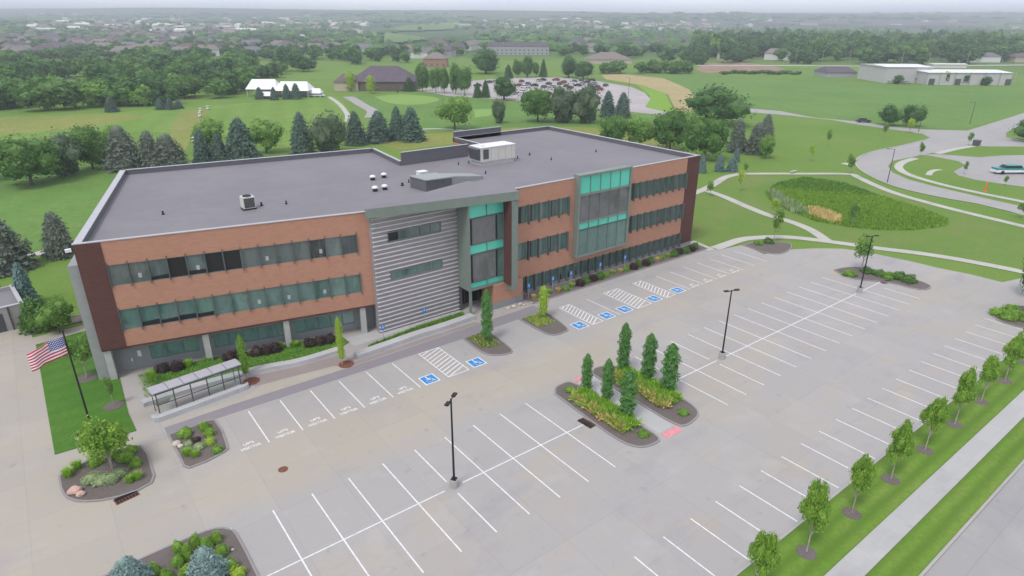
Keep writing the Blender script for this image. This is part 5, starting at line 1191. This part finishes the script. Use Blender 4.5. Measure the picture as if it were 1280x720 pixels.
def building(name, pxl, pxr, yt, yb, W_, D_, rise, wall, roof, label, cat, hip=.5, rot=None, win=0):
    p = at((pxl+pxr)/2, yb); W_ = (pxr-pxl)/ppm(p) if W_ is None else W_; H_ = max(2.5, height(p, yt)-rise)
    rz_ = YAW-math.pi/2 if rot is None else rot
    e = empty(name, (p[0], p[1], p[2]), rz_); tag(e, label, cat)
    back = D_/2
    w_ = wall_mesh('wall', W_, D_, H_, wall); o = obj('wall', w_, e, (0, back, 0)); obj('roof', roof_mesh('roof', W_, D_, H_, rise, roof, hip), e, (0, back, 0))
    if win:
        for fl in range(max(1, int(H_/3.2))):
            for i in range(win):
                x = -W_/2+(i+.5)*W_/win; b = MB(); b.box(x-.7, x+.7, -.05, -.01, fl*3.1+.9, fl*3.1+2.3); b.build('window', M['glass'], e)
    return e
building('clubhouse', 437, 517, 84, 114, None, 22, 6.5, M['bark'], M['roof_purple'], 'large clubhouse with dark purple hipped roof above the putting green', 'clubhouse', .8, win=8)
building('clubhouse_annex', 418, 448, 93, 114, None, 12, 3.5, M['wall_tan'], M['roof_brown'], 'lower brown roofed annex left of the clubhouse', 'building', .6)
building('brick_house', 529, 558, 66, 84, None, 18, 4, M['wall_brick'], M['roof_tan'], 'brick house with tan roof beyond the clubhouse', 'house', .7, win=4)
building('apartment_building', 608, 686, 53, 69, None, 16, 3.5, M['wall_grey'], M['roof_purple'], 'long grey apartment block with purple roof on the wooded slope', 'apartment building', .4, win=14)
building('barn', 735, 790, 66, 80, None, 26, 5, M['wall_tan'], M['roof_tan'], 'broad tan roofed building left of the far tree belt', 'building', .9)
building('warehouse', 1105, 1161, 82, 104, None, 30, .8, M['wall_pale'], M['white'], 'taller white roofed end of the long grey warehouse', 'warehouse', .0, win=0)
e = building('warehouse', 1158, 1262, 89, 106.5, None, 26, .8, M['wall_pale'], M['white'], 'long low part of the grey warehouse with white roof', 'warehouse', .0, win=0)
for x in (-20, -6, 8, 21): b = MB(); b.box(x-1.6, x+1.6, -.06, -.02, 0, 3.2); b.build('door', M['metal_dark'], e)
for x in range(-24, 29, 8): b = MB(); b.box(x-.25, x+.25, -.25, -.02, 0, 6.5); b.build('pilaster', M['wall_grey'], e)
building('metal_shed', 1033, 1070, 84, 97, None, 18, 3, M['wall_grey'], M['roof_purple'], 'dark grey roofed shed left of the long warehouse', 'shed', .3)
building('farmhouse', 1212, 1250, 66, 78, None, 14, 3, M['wall_white'], M['roof_grey'], 'white house with grey roof below the right wood edge', 'house', .6)
building('farmhouse', 1268, 1296, 67, 78, None, 14, 3, M['wall_tan'], M['roof_brown'], 'tan house with brown roof at the right picture edge', 'house', .6)
building('long_shed', 1166, 1208, 80, 85, None, 8, .6, M['wall_white'], M['wall_white'], 'low white shed behind the long warehouse', 'shed', .0)
# tents
def tent(x0, x1, yt, yb, label):
    p = at((x0+x1)/2, yb); W_ = (x1-x0)/ppm(p); H_ = height(p, yt)
    e = empty('event_tent', (p[0], p[1], 0), YAW-math.pi/2); tag(e, label, 'tent', 'white event tents by the golf course')
    obj('canvas_roof', roof_mesh('canvas_roof', W_, W_*.7, H_*.45, H_*.55, M['tent'], .35, .3), e, (0, W_*.35, 0))
    b = MB()
    for sx in (-1, 1):
        for y in (0, W_*.7): b.tube([(sx*W_/2*.97, y+.1, 0), (sx*W_/2*.97, y+.1, H_*.46)], .1, 6)
    b.build('poles', M['white'], e); b = MB(); b.box(-W_/2*.9, W_/2*.9, W_*.65, W_*.66, 0, H_*.45); b.build('rear_canvas', M['tent'], e)
tent(309, 346, 100, 121, 'left white event tent with hipped roof'); tent(344, 386, 103, 122, 'larger white event tent with long gabled roof'); tent(384, 401, 111, 121, 'small white event tent right of the larger ones'); tent(326, 340, 115, 124, 'little white tent in front of the left event tent')
for a in ((318, 361, 107, 124), (332, 350, 104, 123)): pass
for X, yt, yb, w, l in ((325, 108, 124, 12, 'small dark spruce before the left event tent'), (343, 108, 125, 10, 'small dark spruce between the event tents'), (359, 104, 124, 12, 'small dark spruce before the larger event tent left side'), (371, 103, 124, 14, 'small dark spruce before the larger event tent right side'), (140, 120, 140, 16, 'pale spruce at the left end of the fairway edge'), (201, 122, 137, 12, 'first of three small spruces on the fairway edge'), (213, 122, 137, 12, 'second of three small spruces on the fairway edge'), (224, 124, 136, 11, 'third of three small spruces on the fairway edge')):
    tree_px('spruce', X-w/2, X+w/2, yt, yb, l)
for r_ in [('round', 519, 538, 80, 114, 'first tall tree right of the clubhouse'), ('round', 537, 553, 82, 116, 'second tall tree right of the clubhouse'), ('round', 549, 562, 84, 117, 'third tall tree right of the clubhouse'), ('round', 562, 577, 81, 118, 'fourth tall tree right of the clubhouse'), ('round', 572, 590, 81, 119, 'fifth tall tree right of the clubhouse'), ('darkspruce', 503, 520, 96, 114, 'dark spruce at the corner of the clubhouse'),
          ('darkspruce', 591, 603, 102, 122, 'left dark conifer of the pair before the far lot'), ('darkspruce', 601, 613, 99, 122, 'right dark conifer of the pair before the far lot'), ('rounddark', 615, 645, 95, 125, 'broad dark tree before the far parking lot'), ('rounddark', 588, 627, 62, 92, 'big round tree beyond the far parking lot'), ('darkspruce', 629, 642, 80, 98, 'dark tree left of the tall row behind the far lot'), ('round', 640, 652, 74, 97, 'slim tree in the tall row behind the far lot'), ('rounddark', 650, 668, 70, 97, 'widest tree in the tall row behind the far lot'), ('round', 666, 674, 76, 96, 'narrow tree in the tall row behind the far lot'), ('darkspruce', 674, 684, 73, 96, 'last narrow tree in the tall row behind the far lot'), ('rounddark', 700, 722, 71, 97, 'big dark tree right of the tall row left half'), ('rounddark', 716, 742, 76, 99, 'big dark tree right of the tall row right half'), ('columnyellow', 432, 446, 89, 114, 'yellow green tree left of the clubhouse porch'), ('columnyellow', 458, 470, 94, 117, 'yellow green tree before the clubhouse porch')]:
    tree_px(*r_)

# far, lighter tree meshes: one mesh each
FT = [crown_round('far_tree', 300+i, 420, .075, M[['leaf', 'leaf_dark', 'leaf', 'leaf_dark', 'leaf_light'][i]], .52, .48, .5, 12, .45) for i in range(5)]
def far_tree(p, h, w, label, group, i):
    w *= 1.12
    o = obj('distant_tree', FT[i % len(FT)], None, (p[0], p[1], p[2]-.3)); o.scale = (w, w, h); o.rotation_euler = (0, 0, (i*2.4) % 6.28); return tag(o, label, 'tree', group)
rng = random.Random(31); fi = [0]
def belt(px_poly, n, h0, h1, label, group, sort=True, kinds=None):
    xs = [q[0] for q in px_poly]; ys = [q[1] for q in px_poly]; c = 0
    while c < n:
        x, y = rng.uniform(min(xs), max(xs)), rng.uniform(min(ys), max(ys))
        if not inside((x, y), px_poly): continue
        p = at(x, y); h = rng.uniform(h0, h1); fi[0] += 1; c += 1
        far_tree(p, h, h*rng.uniform(.85, 1.35), label, group, fi[0] if kinds is None else rng.choice(kinds))
belt([(-20, 140), (60, 139), (140, 134), (140, 122), (60, 120), (-20, 122)], 24, 8, 12, 'leafy tree in the belt along the far side of the left fairway', 'belt along the left fairway', kinds=(0, 2, 4))
belt([(140, 136), (250, 128), (310, 122), (310, 114), (230, 116), (140, 122)], 22, 7, 11, 'leafy tree in the belt between fairway and event tents', 'belt left of the event tents')
belt([(-20, 116), (230, 112), (300, 100), (430, 84), (430, 76), (300, 84), (200, 92), (-20, 100)], 50, 8, 13, 'tree in the broad wood between golf course and suburb', 'wood before the suburb', kinds=(0, 1, 2, 3))
belt([(262, 119), (308, 121), (310, 106), (262, 110)], 10, 7, 10, 'leafy tree crowding the left side of the event tents', 'trees beside the event tents', kinds=(0, 2, 1))
belt([(300, 100), (345, 98), (345, 96), (300, 97)], 6, 7, 9, 'tree standing just behind the event tents', 'trees behind the event tents', kinds=(0, 1))
belt([(430, 84), (520, 80), (600, 66), (600, 60), (430, 70)], 34, 8, 12, 'tree in the wood behind the clubhouse', 'wood behind the clubhouse', kinds=(0, 1, 3))
belt([(752, 94), (876, 92), (876, 88), (752, 89)], 22, 6, 8.5, 'tree in the clipped belt beyond the dry field', 'belt beyond the dry field', kinds=(0, 2))
belt([(690, 70), (740, 62), (880, 70), (880, 84), (800, 74), (735, 72)], 24, 8, 12, 'tree in the wood right of the apartment block', 'wood right of the apartments', kinds=(0, 1, 3))
belt([(872, 79), (1000, 81), (1100, 82), (1210, 80), (1290, 76), (1290, 66), (1000, 68), (872, 68)], 76, 10, 17, 'tree in the front of the long dark wood behind the warehouse', 'long dark wood behind the warehouse', kinds=(0, 1, 3, 1))
for i, (X, yt, yb, w) in enumerate(((1150, 90, 104, 14), (1180, 90, 106, 10), (1203, 92, 106, 14), (1232, 96, 107, 10), (1122, 94, 105, 10))):
    p = at(X, yb); far_tree(p, height(p, yt)*1.1, w*1.25/ppm(p), ['round tree against the taller end of the warehouse', 'slim tree before the long warehouse wall', 'round tree before the middle of the long warehouse', 'bluish bush near the right end of the warehouse', 'bush below the left window of the warehouse'][i], 'trees before the warehouse', 1)
for i in range(16):
    X = 905+i*6.2; p = at(X, 91+rng.uniform(0, 2.5)); far_tree(p, rng.uniform(1.8, 3.2), rng.uniform(4, 8), 'low bush in the hedgerow at the top of the green field', 'hedgerow bushes on the green field', 0)

# suburb houses: four kinds, parts shared
HK = []
for i, (wm, rm) in enumerate((('wall_tan', 'roof_purple'), ('wall_white', 'roof_grey'), ('wall_tan', 'roof_brown'), ('wall_grey', 'roof_purple'), ('wall_white', 'roof_tan'))):
    W_, D_ = (15, 18, 16, 14, 17)[i], (11, 12, 12, 10, 11)[i]
    HK.append((wall_mesh('wall', W_, D_, (5.2, 4.4, 5.6, 5., 4.6)[i], M[wm]), roof_mesh('roof', W_, D_, (5.2, 4.4, 5.6, 5., 4.6)[i], (3.4, 3.2, 3.6, 3., 3.2)[i], M[rm], (.7, .3, .9, .4, .6)[i]), ('tan walled house with purple grey roof', 'white walled house with grey gable roof', 'tan walled house with brown hipped roof', 'grey walled house with dark gable roof', 'white walled house with tan roof')[i]))
def far_house(p, where, group):
    k_ = rng.randrange(5); w_, r_, l = HK[k_]
    e = empty('suburban_house', (p[0], p[1], p[2]), YAW-math.pi/2+rng.choice((0, .3, -.4, 1.2, .8))+rng.uniform(-.2, .2)); s = rng.uniform(.95, 1.35); e.scale = (s, s, s*.95)
    tag(e, l.replace(' walled house with ', ' house, ')+' '+where, 'house', group+', '+l)
    obj('wall', w_, e); obj('roof', r_, e)
def suburb(poly, n, where, group, mind=22):
    xs = [q[0] for q in poly]; ys = [q[1] for q in poly]; pts = []; tries = 0
    while len(pts) < n and tries < 6000:
        tries += 1; x, y = rng.uniform(min(xs), max(xs)), rng.uniform(min(ys), max(ys))
        if not inside((x, y), poly): continue
        p = at(x, y)
        if any((p[0]-q[0])**2+(p[1]-q[1])**2 < mind**2 for q in pts): continue
        pts.append(p); far_house(p, where, group)
suburb([(-20, 74), (200, 73), (420, 66), (420, 58), (250, 54), (-20, 56)], 66, 'in the suburb beyond the golf course', 'front suburb houses')
suburb([(-20, 56), (250, 54), (300, 48), (300, 40), (-20, 42)], 60, 'in the far rows of the suburb on the left', 'far suburb houses', 26)
suburb([(690, 66), (790, 66), (880, 62), (880, 50), (780, 48), (690, 56)], 26, 'among the woods right of the apartment block', 'houses in the right woods')
suburb([(880, 76), (1000, 76), (1000, 60), (880, 60)], 14, 'among the trees above the red dirt site', 'houses above the dirt site')
suburb([(430, 78), (600, 72), (600, 60), (430, 62)], 14, 'in the wood behind the clubhouse', 'houses behind the clubhouse')

# cars
CARW = MB()
for sx in (-1, 1): pass
def car_meshes(col, nm):
    b = MB(); pr = [(-2.2, .35), (-2.2, .85), (-1.3, .98), (1.1, 1.0), (2.15, .80), (2.2, .35)]
    for (x0, z0), (x1, z1) in zip(pr, pr[1:]): b.face([(x0, -.88, z0), (x1, -.88, z1), (x1, .88, z1), (x0, .88, z0)][::-1])
    b.face([(x, -.88, z) for x, z in pr][::-1]); b.face([(x, .88, z) for x, z in pr]); b.face([(-2.2, -.88, .35), (-2.2, .88, .35), (2.2, .88, .35), (2.2, -.88, .35)])
    b.hexa([(-1.35, -.72, 1.40), (.35, -.72, 1.40), (.35, .72, 1.40), (-1.35, .72, 1.40)], [(-1.3, -.7, 1.46), (.3, -.7, 1.46), (.3, .7, 1.46), (-1.3, .7, 1.46)])
    return b.mesh('body', col)
b = MB(); b.hexa([(-1.75, -.82, .95), (1.05, -.82, .97), (1.05, .82, .97), (-1.75, .82, .95)], [(-1.35, -.70, 1.40), (.35, -.70, 1.40), (.35, .70, 1.40), (-1.35, .70, 1.40)]); CW = b.mesh('windows', M['dark'])
b = MB(); b.tube([(0, -.1, 0), (0, .1, 0)], .32, 12); CWH = b.mesh('wheel', M['black'])
CC = [(n, car_meshes(plain('car_'+n, c, .35, .5, .1, .02), n)) for n, c in (('white', (.7, .7, .7)), ('silver', (.38, .39, .41)), ('black', (.02, .02, .024)), ('red', (.28, .025, .03)), ('blue', (.04, .07, .2)), ('dark grey', (.075, .075, .08)))]
def car(p, ang, ci, label, group=None, wheels=True):
    n, me = CC[ci]; e = empty('parked_car', (p[0], p[1], p[2] if len(p) > 2 else 0), ang); tag(e, label, 'car', group)
    obj('body', me, e); obj('windows', CW, e)
    for x in (-1.35, 1.35):
        for y in (-.82, .82): obj('wheel', CWH, e, (x, y, .32))
for i, (X, Y) in enumerate(((597, 108), (612, 104), (618, 103), (624, 104), (648, 108), (652, 103), (656, 110), (660, 106), (668, 108), (674, 102), (678, 101), (686, 106), (690, 110), (700, 106), (704, 104), (708, 109), (714, 105), (718, 103), (722, 108), (728, 106), (733, 104), (738, 108), (742, 106), (747, 110), (749, 113), (757, 108), (652, 116), (657, 120), (664, 117), (643, 118), (740, 101.5), (727, 101.5), (782, 128), (713, 111), (695, 101), (680, 110))):
    p = at(X, Y); p[2] = .04; ci = (2, 5, 1, 2, 3, 5, 0, 4, 2, 1)[i % 10]; n = CC[ci][0]
    car(p, (0.45 if i % 2 else 2.0)+rng.uniform(-.1, .1), ci, n+' car parked in the far golf club parking lot', n+' cars in the far golf club lot')
p = at(1079, 153); p[2] = .03; car(p, YAW-math.pi/2-.15, 5, 'dark grey car driving on the side road below the green field')
for i, (X, Y, c, l) in enumerate(((400, 121, 0, 'white van like car parked right of the event tents'), (394, 121, 0, 'white car parked beside the small event tent'), (1078, 98, 0, 'white car parked at the field edge left of the warehouse'), (1086, 97, 2, 'black car parked at the field edge left of the warehouse'), (1113, 104, 0, 'white car parked below the warehouse window'), (1133, 105, 1, 'silver car parked below the taller warehouse end'))):
    p = at(X, Y); car(p, YAW-math.pi/2, c, l)
# boat-like teal and white vehicle on the right
p = at(1264, 217); e = empty('pickup_truck', (p[0], p[1], .04), YAW-math.pi/2+.05); tag(e, 'teal and white pickup truck parked in the lot at the right edge', 'truck')
tl = plain('teal_paint', (.03, .28, .25), .35, .5, .1, .03)
b = MB(); b.box(-4.3, 4.6, -1.0, 1.0, .45, .95); b.build('lower_body', M['white'], e)
b = MB(); b.box(-4.2, 4.6, -.98, .98, .95, 1.35); b.box(-2.0, 1.2, -.9, .9, 1.85, 1.95); b.build('body', tl, e)
b = MB(); b.hexa([(-2.6, -.9, 1.35), (1.6, -.9, 1.35), (1.6, .9, 1.35), (-2.6, .9, 1.35)], [(-2.0, -.85, 1.86), (1.2, -.85, 1.86), (1.2, .85, 1.86), (-2.0, .85, 1.86)]); b.build('windows', M['dark'], e)
b = MB(); b.tube([(0, -.12, 0), (0, .12, 0)], .42, 14); wm_ = b.mesh('wheel', M['black'])
for x in (-2.9, 3.0):
    for y in (-.92, .92): obj('wheel', wm_, e, (x, y, .42))
# street furniture on the right
p = at(1231, 239); b = MB(); b.lathe((p[0], p[1], 0), [(.35, 0), (.35, .08), (.16, .1), (.13, 1.9), (.04, 2.0)], 12); tag(b.build('traffic_marker', M['orange']), 'orange marker post on the grass by the right hand lot', 'marker')
p = at(1220, 182); b = MB(); b.box(p[0]-.9, p[0]+.9, p[1]-.7, p[1]+.7, 0, 1.4); b.box(p[0]-1, p[0]+1, p[1]-.8, p[1]+.8, 1.4, 1.5); tag(b.build('utility_cabinet', M['metal_dark']), 'dark utility cabinet beside the street junction', 'cabinet')
p = at(1002, 214); b = MB(); b.box(-1.1, 1.1, -.25, .25, .42, .5)
for x in (-.8, .8): b.box(x-.1, x+.1, -.22, .22, 0, .42)
e = b.build('park_bench', M['stone'], None, (p[0]-3.4, p[1], 0)); tag(e, 'pale bench on the lawn above the straight path', 'bench')
p = at(1058, 205); b = MB(); b.prism([(p[0]-1.2, p[1]-1), (p[0]+1, p[1]-1.2), (p[0]+1.2, p[1]+.8), (p[0]-.8, p[1]+1)], 0, .06); struct(b.build('concrete_pad', M['path']))
def street_lamp(X, yb, yt, label, group):
    p = at(X, yb); h = height(p, yt); e = empty('street_lamp', (p[0], p[1], 0), YAW-math.pi/2); tag(e, label, 'street lamp', group)
    b = MB(); b.tube([(0, 0, 0), (0, 0, h)], [.1, .06], 8); b.build('pole', M['metal_dark'], e); b = MB(); b.tube([(0, 0, h-.1), (-1.2, 0, h)], .04, 6); b.box(-1.7, -1.1, -.12, .12, h-.04, h+.06); b.build('lamp_head', M['metal_dark'], e)
street_lamp(1109, 228, 186, 'thin street lamp on the inner side of the street bend', 'street lamps'); street_lamp(1148, 165, 145, 'thin street lamp beside the dark round trees', 'street lamps'); street_lamp(1212, 155, 128, 'thin street lamp at the junction by the field edge', 'street lamps'); street_lamp(785, 125, 97, 'thin lamp in the right part of the far parking lot', 'lot lamps')
for i, (X, yb, yt) in enumerate(((985, 80, 65), (994, 80, 62), (1027, 80, 62), (1061, 80, 62), (1126, 83, 64), (1160, 82, 66), (1208, 81, 63))):
    p = at(X, yb); h = height(p, yt); e = empty('utility_pole', (p[0], p[1], 0), YAW-math.pi/2); tag(e, 'wooden utility pole along the road before the long wood', 'utility pole', 'utility poles before the long wood')
    b = MB(); b.tube([(0, 0, 0), (0, 0, h)], .16, 6); b.build('pole', M['bark_pale'], e); b = MB(); b.box(-1.2, 1.2, -.08, .08, h-1, h-.8); b.build('cross_arm', M['bark_pale'], e)
ribbon('street', A2((870, 82), (980, 82), (1060, 82.5), (1110, 83), (1300, 81)), 9, .06, M['path'])
# golf details
p = at(496.5, 121); e = empty('golf_flag', (p[0], p[1], .05)); tag(e, 'small golf flag standing on the putting green', 'golf flag')
b = MB(); b.tube([(0, 0, 0), (0, 0, 2.4)], .03, 6); b.build('pole', M['black'], e); b = MB(); b.box(0, .7, -.02, .02, 1.8, 2.4); b.build('pennant', M['black'], e)
def cart(X, Y, label):
    p = at(X, Y); e = empty('golf_cart', (p[0], p[1], 0), 1., (.7, .7, .7)); tag(e, label, 'golf cart', 'golf carts on the fairway')
    b = MB(); b.box(-1.2, 1.2, -.6, .6, .3, .8); b.box(-.2, .1, -.55, .55, .8, 1.2); b.build('body', M['white'], e); b = MB(); b.box(-1., .8, -.62, .62, 1.85, 1.95); b.build('canopy', M['white'], e)
    b = MB()
    for x in (-.9, .7):
        for y in (-.55, .55): b.tube([(x, y, .8), (x, y, 1.85)], .03, 6)
    b.build('canopy_posts', M['black'], e)
    for x in (-.8, .8):
        for y in (-.55, .55): o = obj('wheel', CWH, e, (x, y, .25)); o.scale = (.75, .75, .75)
cart(243, 178, 'white golf cart beside the blue grey spruces'); cart(250, 146, 'white golf cart nearest on the worn fairway strip'); cart(251, 140, 'white golf cart in the middle of the worn fairway strip'); cart(260, 137, 'white golf cart farthest up the worn fairway strip')

# ================================================================== FAR DISTANCE (masses nobody could count)
def far_mass(name, n, gen, mats, label, cat, leafy=False):
    v = []; f = []; mi = []; rng2 = np.random.default_rng(77)
    if leafy:
        base = []
        for i in range(5):
            me = crown_round('wood_crown', 400+i, 260, .09, mats[0], .5, .5, .5, 10, .46); base.append(([tuple(q.co) for q in me.vertices], [tuple(q.vertices) for q in me.polygons])); bpy.data.meshes.remove(me)
    else: base = [ico((0, 0, .42), (.5, .5, .5), rng2, 1, .25) for _ in range(6)]
    c = 0
    while c < n:
        q = gen()
        if q is None: continue
        p, w, h, m_ = q; c += 1; bv, bf = base[c % len(base)]; k0 = len(v); a = c*1.7; ca, sa = math.cos(a), math.sin(a)
        v += [(p[0]+(x*ca-y*sa)*w, p[1]+(x*sa+y*ca)*w, p[2]+z*h) for x, y, z in bv]; f += [tuple(k0+i for i in t) for t in bf]; mi += [m_]*len(bf)
    me = bpy.data.meshes.new(name); me.from_pydata(v, [], f)
    for m_ in mats: me.materials.append(m_)
    me.polygons.foreach_set('material_index', mi); me.update(); return tag(obj(name, me), label, cat, kind='stuff')
r3 = random.Random(5)
cl = [(r3.uniform(-40, 1320), r3.uniform(17, 66)) for _ in range(150)]
def gen_wood():
    c = r3.choice(cl); x = c[0]+r3.gauss(0, 45 if c[1] < 40 else 30); y = c[1]+r3.gauss(0, 1.3 if c[1] < 40 else 3)
    if y < 16.5 or y > 72 or not -60 < x < 1340: return None
    if y > 50 and x < 430 and r3.random() < .75: return None
    if 450 < x < 596 and 29 < y < 57 and r3.random() < .92: return None
    if x > 930 and 24 < y < 34 and r3.random() < .8: return None
    if y > 45 and x > 880 and r3.random() < .2: return None
    if y > 58 and x < 430: return None
    p = at(x, y)
    if y < 30: w = r3.uniform(25, 70); h = r3.uniform(9, 14)
    else: w = r3.uniform(10, 22); h = r3.uniform(8, 13)
    return p, w, h, 0 if r3.random() < .6 else 1
far_mass('distant_woods', 2600, gen_wood, [M['leaf_dark'], M['leaf']], 'hazy woods scattered across the hills towards the skyline', 'woods')
def gen_right():
    x, y = r3.uniform(868, 1320), r3.uniform(47, 72)
    if y < 50+5*abs(math.sin(x*.013)): return None
    return at(x, y), r3.uniform(14, 24), r3.uniform(11, 21), r3.choice((0, 0, 0, 1, 1, 2))
far_mass('distant_woods', 430, gen_right, [M['leaf_dark'], M['leaf'], M['leaf_light']], 'deep dark wood rising behind the warehouse road', 'woods', True)
def gen_leftw():
    x, y = r3.uniform(-40, 440), r3.uniform(38, 76)
    return at(x, y), r3.uniform(9, 17), r3.uniform(6, 10), 0 if r3.random() < .6 else 1
far_mass('suburb_trees', 620, gen_leftw, [M['leaf_dark'], M['leaf']], 'street trees filling the gaps between the suburb houses', 'trees', True)
def gen_midw():
    x = r3.uniform(-40, 440); y = r3.uniform(74, 101 if x < 200 else 92)
    if 340 < x < 425 and y > 84 or 215 < x < 262 and y > 88: return None
    if math.sin(x*.045+y*.3)+math.sin(x*.021-y*.21+2) < .1: return None
    return at(x, y), r3.uniform(10, 20), r3.uniform(7, 12.5), r3.choice((0, 0, 1, 1, 2))
far_mass('golf_course_wood', 48, gen_midw, [M['leaf_dark'], M['leaf'], M['leaf_light']], 'continuous wood between the golf course and the suburb', 'woods', True)
def far_roofs():
    b = MB()
    for i in range(340):
        g_ = r3.random()
        if g_ < .45: x, y = r3.uniform(30, 460), r3.uniform(24, 42)
        elif g_ < .7: x, y = r3.uniform(600, 760), r3.uniform(25, 36)
        elif g_ < .85: x, y = r3.uniform(780, 900), r3.uniform(28, 40)
        else: x, y = r3.uniform(0, 1280), r3.uniform(18, 34)
        p = at(x, y); w = r3.uniform(7, 16)*(2.2 if r3.random() < .12 else 1); d = r3.uniform(6, 9); h = r3.uniform(4, 7); a = r3.uniform(0, 3.1); ca, sa = math.cos(a), math.sin(a)
        q = lambda X, Y, Z: (p[0]+X*ca-Y*sa, p[1]+X*sa+Y*ca, p[2]+Z)
        m_ = r3.choice((0, 1, 1, 2)); b.hexa([q(-w, -d, -2), q(w, -d, -2), q(w, d, -2), q(-w, d, -2)], [q(-w, -d, h), q(w, -d, h), q(w, d, h), q(-w, d, h)], m_)
        b.face([q(-w, -d, h), q(w, -d, h), q(w*.8, 0, h+3)  , q(-w*.8, 0, h+3)], 3 if m_ != 2 else 2); b.face([q(w, d, h), q(-w, d, h), q(-w*.8, 0, h+3), q(w*.8, 0, h+3)], 3 if m_ != 2 else 2)
    tag(b.build('distant_houses', [M['wall_white'], M['wall_tan'], M['wall_white'], M['roof_tan']]), 'pale specks of houses on the hazy hills near the skyline', 'houses', kind='stuff')
far_roofs()
def far_patch(name, px, mat, dz=.6):
    pts = [at(*q) for q in px]; b = MB(); b.face([(p[0], p[1], p[2]+dz) for p in pts]); return struct(b.build(name, M[mat]))
def draped(name, px, mat, dz=3.):
    xs = [q[0] for q in px]; ys = [q[1] for q in px]; nx, ny = 24, 12; b = MB()
    for j in range(ny):
        for i in range(nx):
            q = [(min(xs)+(i+a)*(max(xs)-min(xs))/nx, min(ys)+(j+c)*(max(ys)-min(ys))/ny) for a, c in ((0, 1), (1, 1), (1, 0), (0, 0))]
            if all(inside(v, px) for v in q): b.face([(p[0], p[1], p[2]+dz) for p in (at(*v) for v in q)])
    return struct(b.build(name, mat))
M['far_green'] = plain('far_meadow', (.13, .215, .06), .95, .1, 0, .15, .01); M['far_plough'] = plain('far_ploughed', (.13, .09, .085), .95, .1, 0, .2, .01); M['far_yellow'] = plain('far_hay', (.26, .28, .10), .95, .1, 0, .15, .01)
draped('field', [(474, 39), (500, 33), (540, 29), (575, 29), (596, 34), (560, 39), (500, 41)], M['far_green']); draped('field', [(425, 44), (470, 41), (520, 46), (545, 51), (500, 57), (430, 57)], M['far_green'])
draped('field', [(602, 45), (640, 41), (655, 46), (620, 51)], M['far_green']); draped('field', [(1075, 34), (1080, 26), (1230, 25.5), (1235, 34)], M['far_plough']); draped('field', [(930, 31), (945, 24), (1070, 24), (1070, 32)], M['far_plough']); draped('field', [(1235, 44), (1250, 34), (1300, 33), (1300, 44)], M['far_yellow'])
far_patch('far_street', [(270, 33.5), (330, 35), (365, 42), (390, 47.5), (378, 48), (350, 43), (315, 36.5), (270, 34.8)], 'path', 2.5)

# ================================================================== HAZE
b = MB(); b.box(-6800, 8600, -6500, 8900, -28, 140)
hz = b.build('haze', None); hz.data.materials.clear()
hm = bpy.data.materials.new('haze_air'); hm.use_nodes = True; hm.node_tree.nodes.clear()
ho = hm.node_tree.nodes.new('ShaderNodeOutputMaterial'); pv = hm.node_tree.nodes.new('ShaderNodeVolumePrincipled')
pv.inputs['Color'].default_value = (.85, .925, 1., 1); pv.inputs['Density'].default_value = .00034; pv.inputs['Anisotropy'].default_value = .0
hm.node_tree.links.new(pv.outputs[0], ho.inputs['Volume']); hz.data.materials.append(hm); hz['kind'] = 'stuff'; hz['label'] = 'pale haze in the air over the whole landscape'; hz['category'] = 'haze'
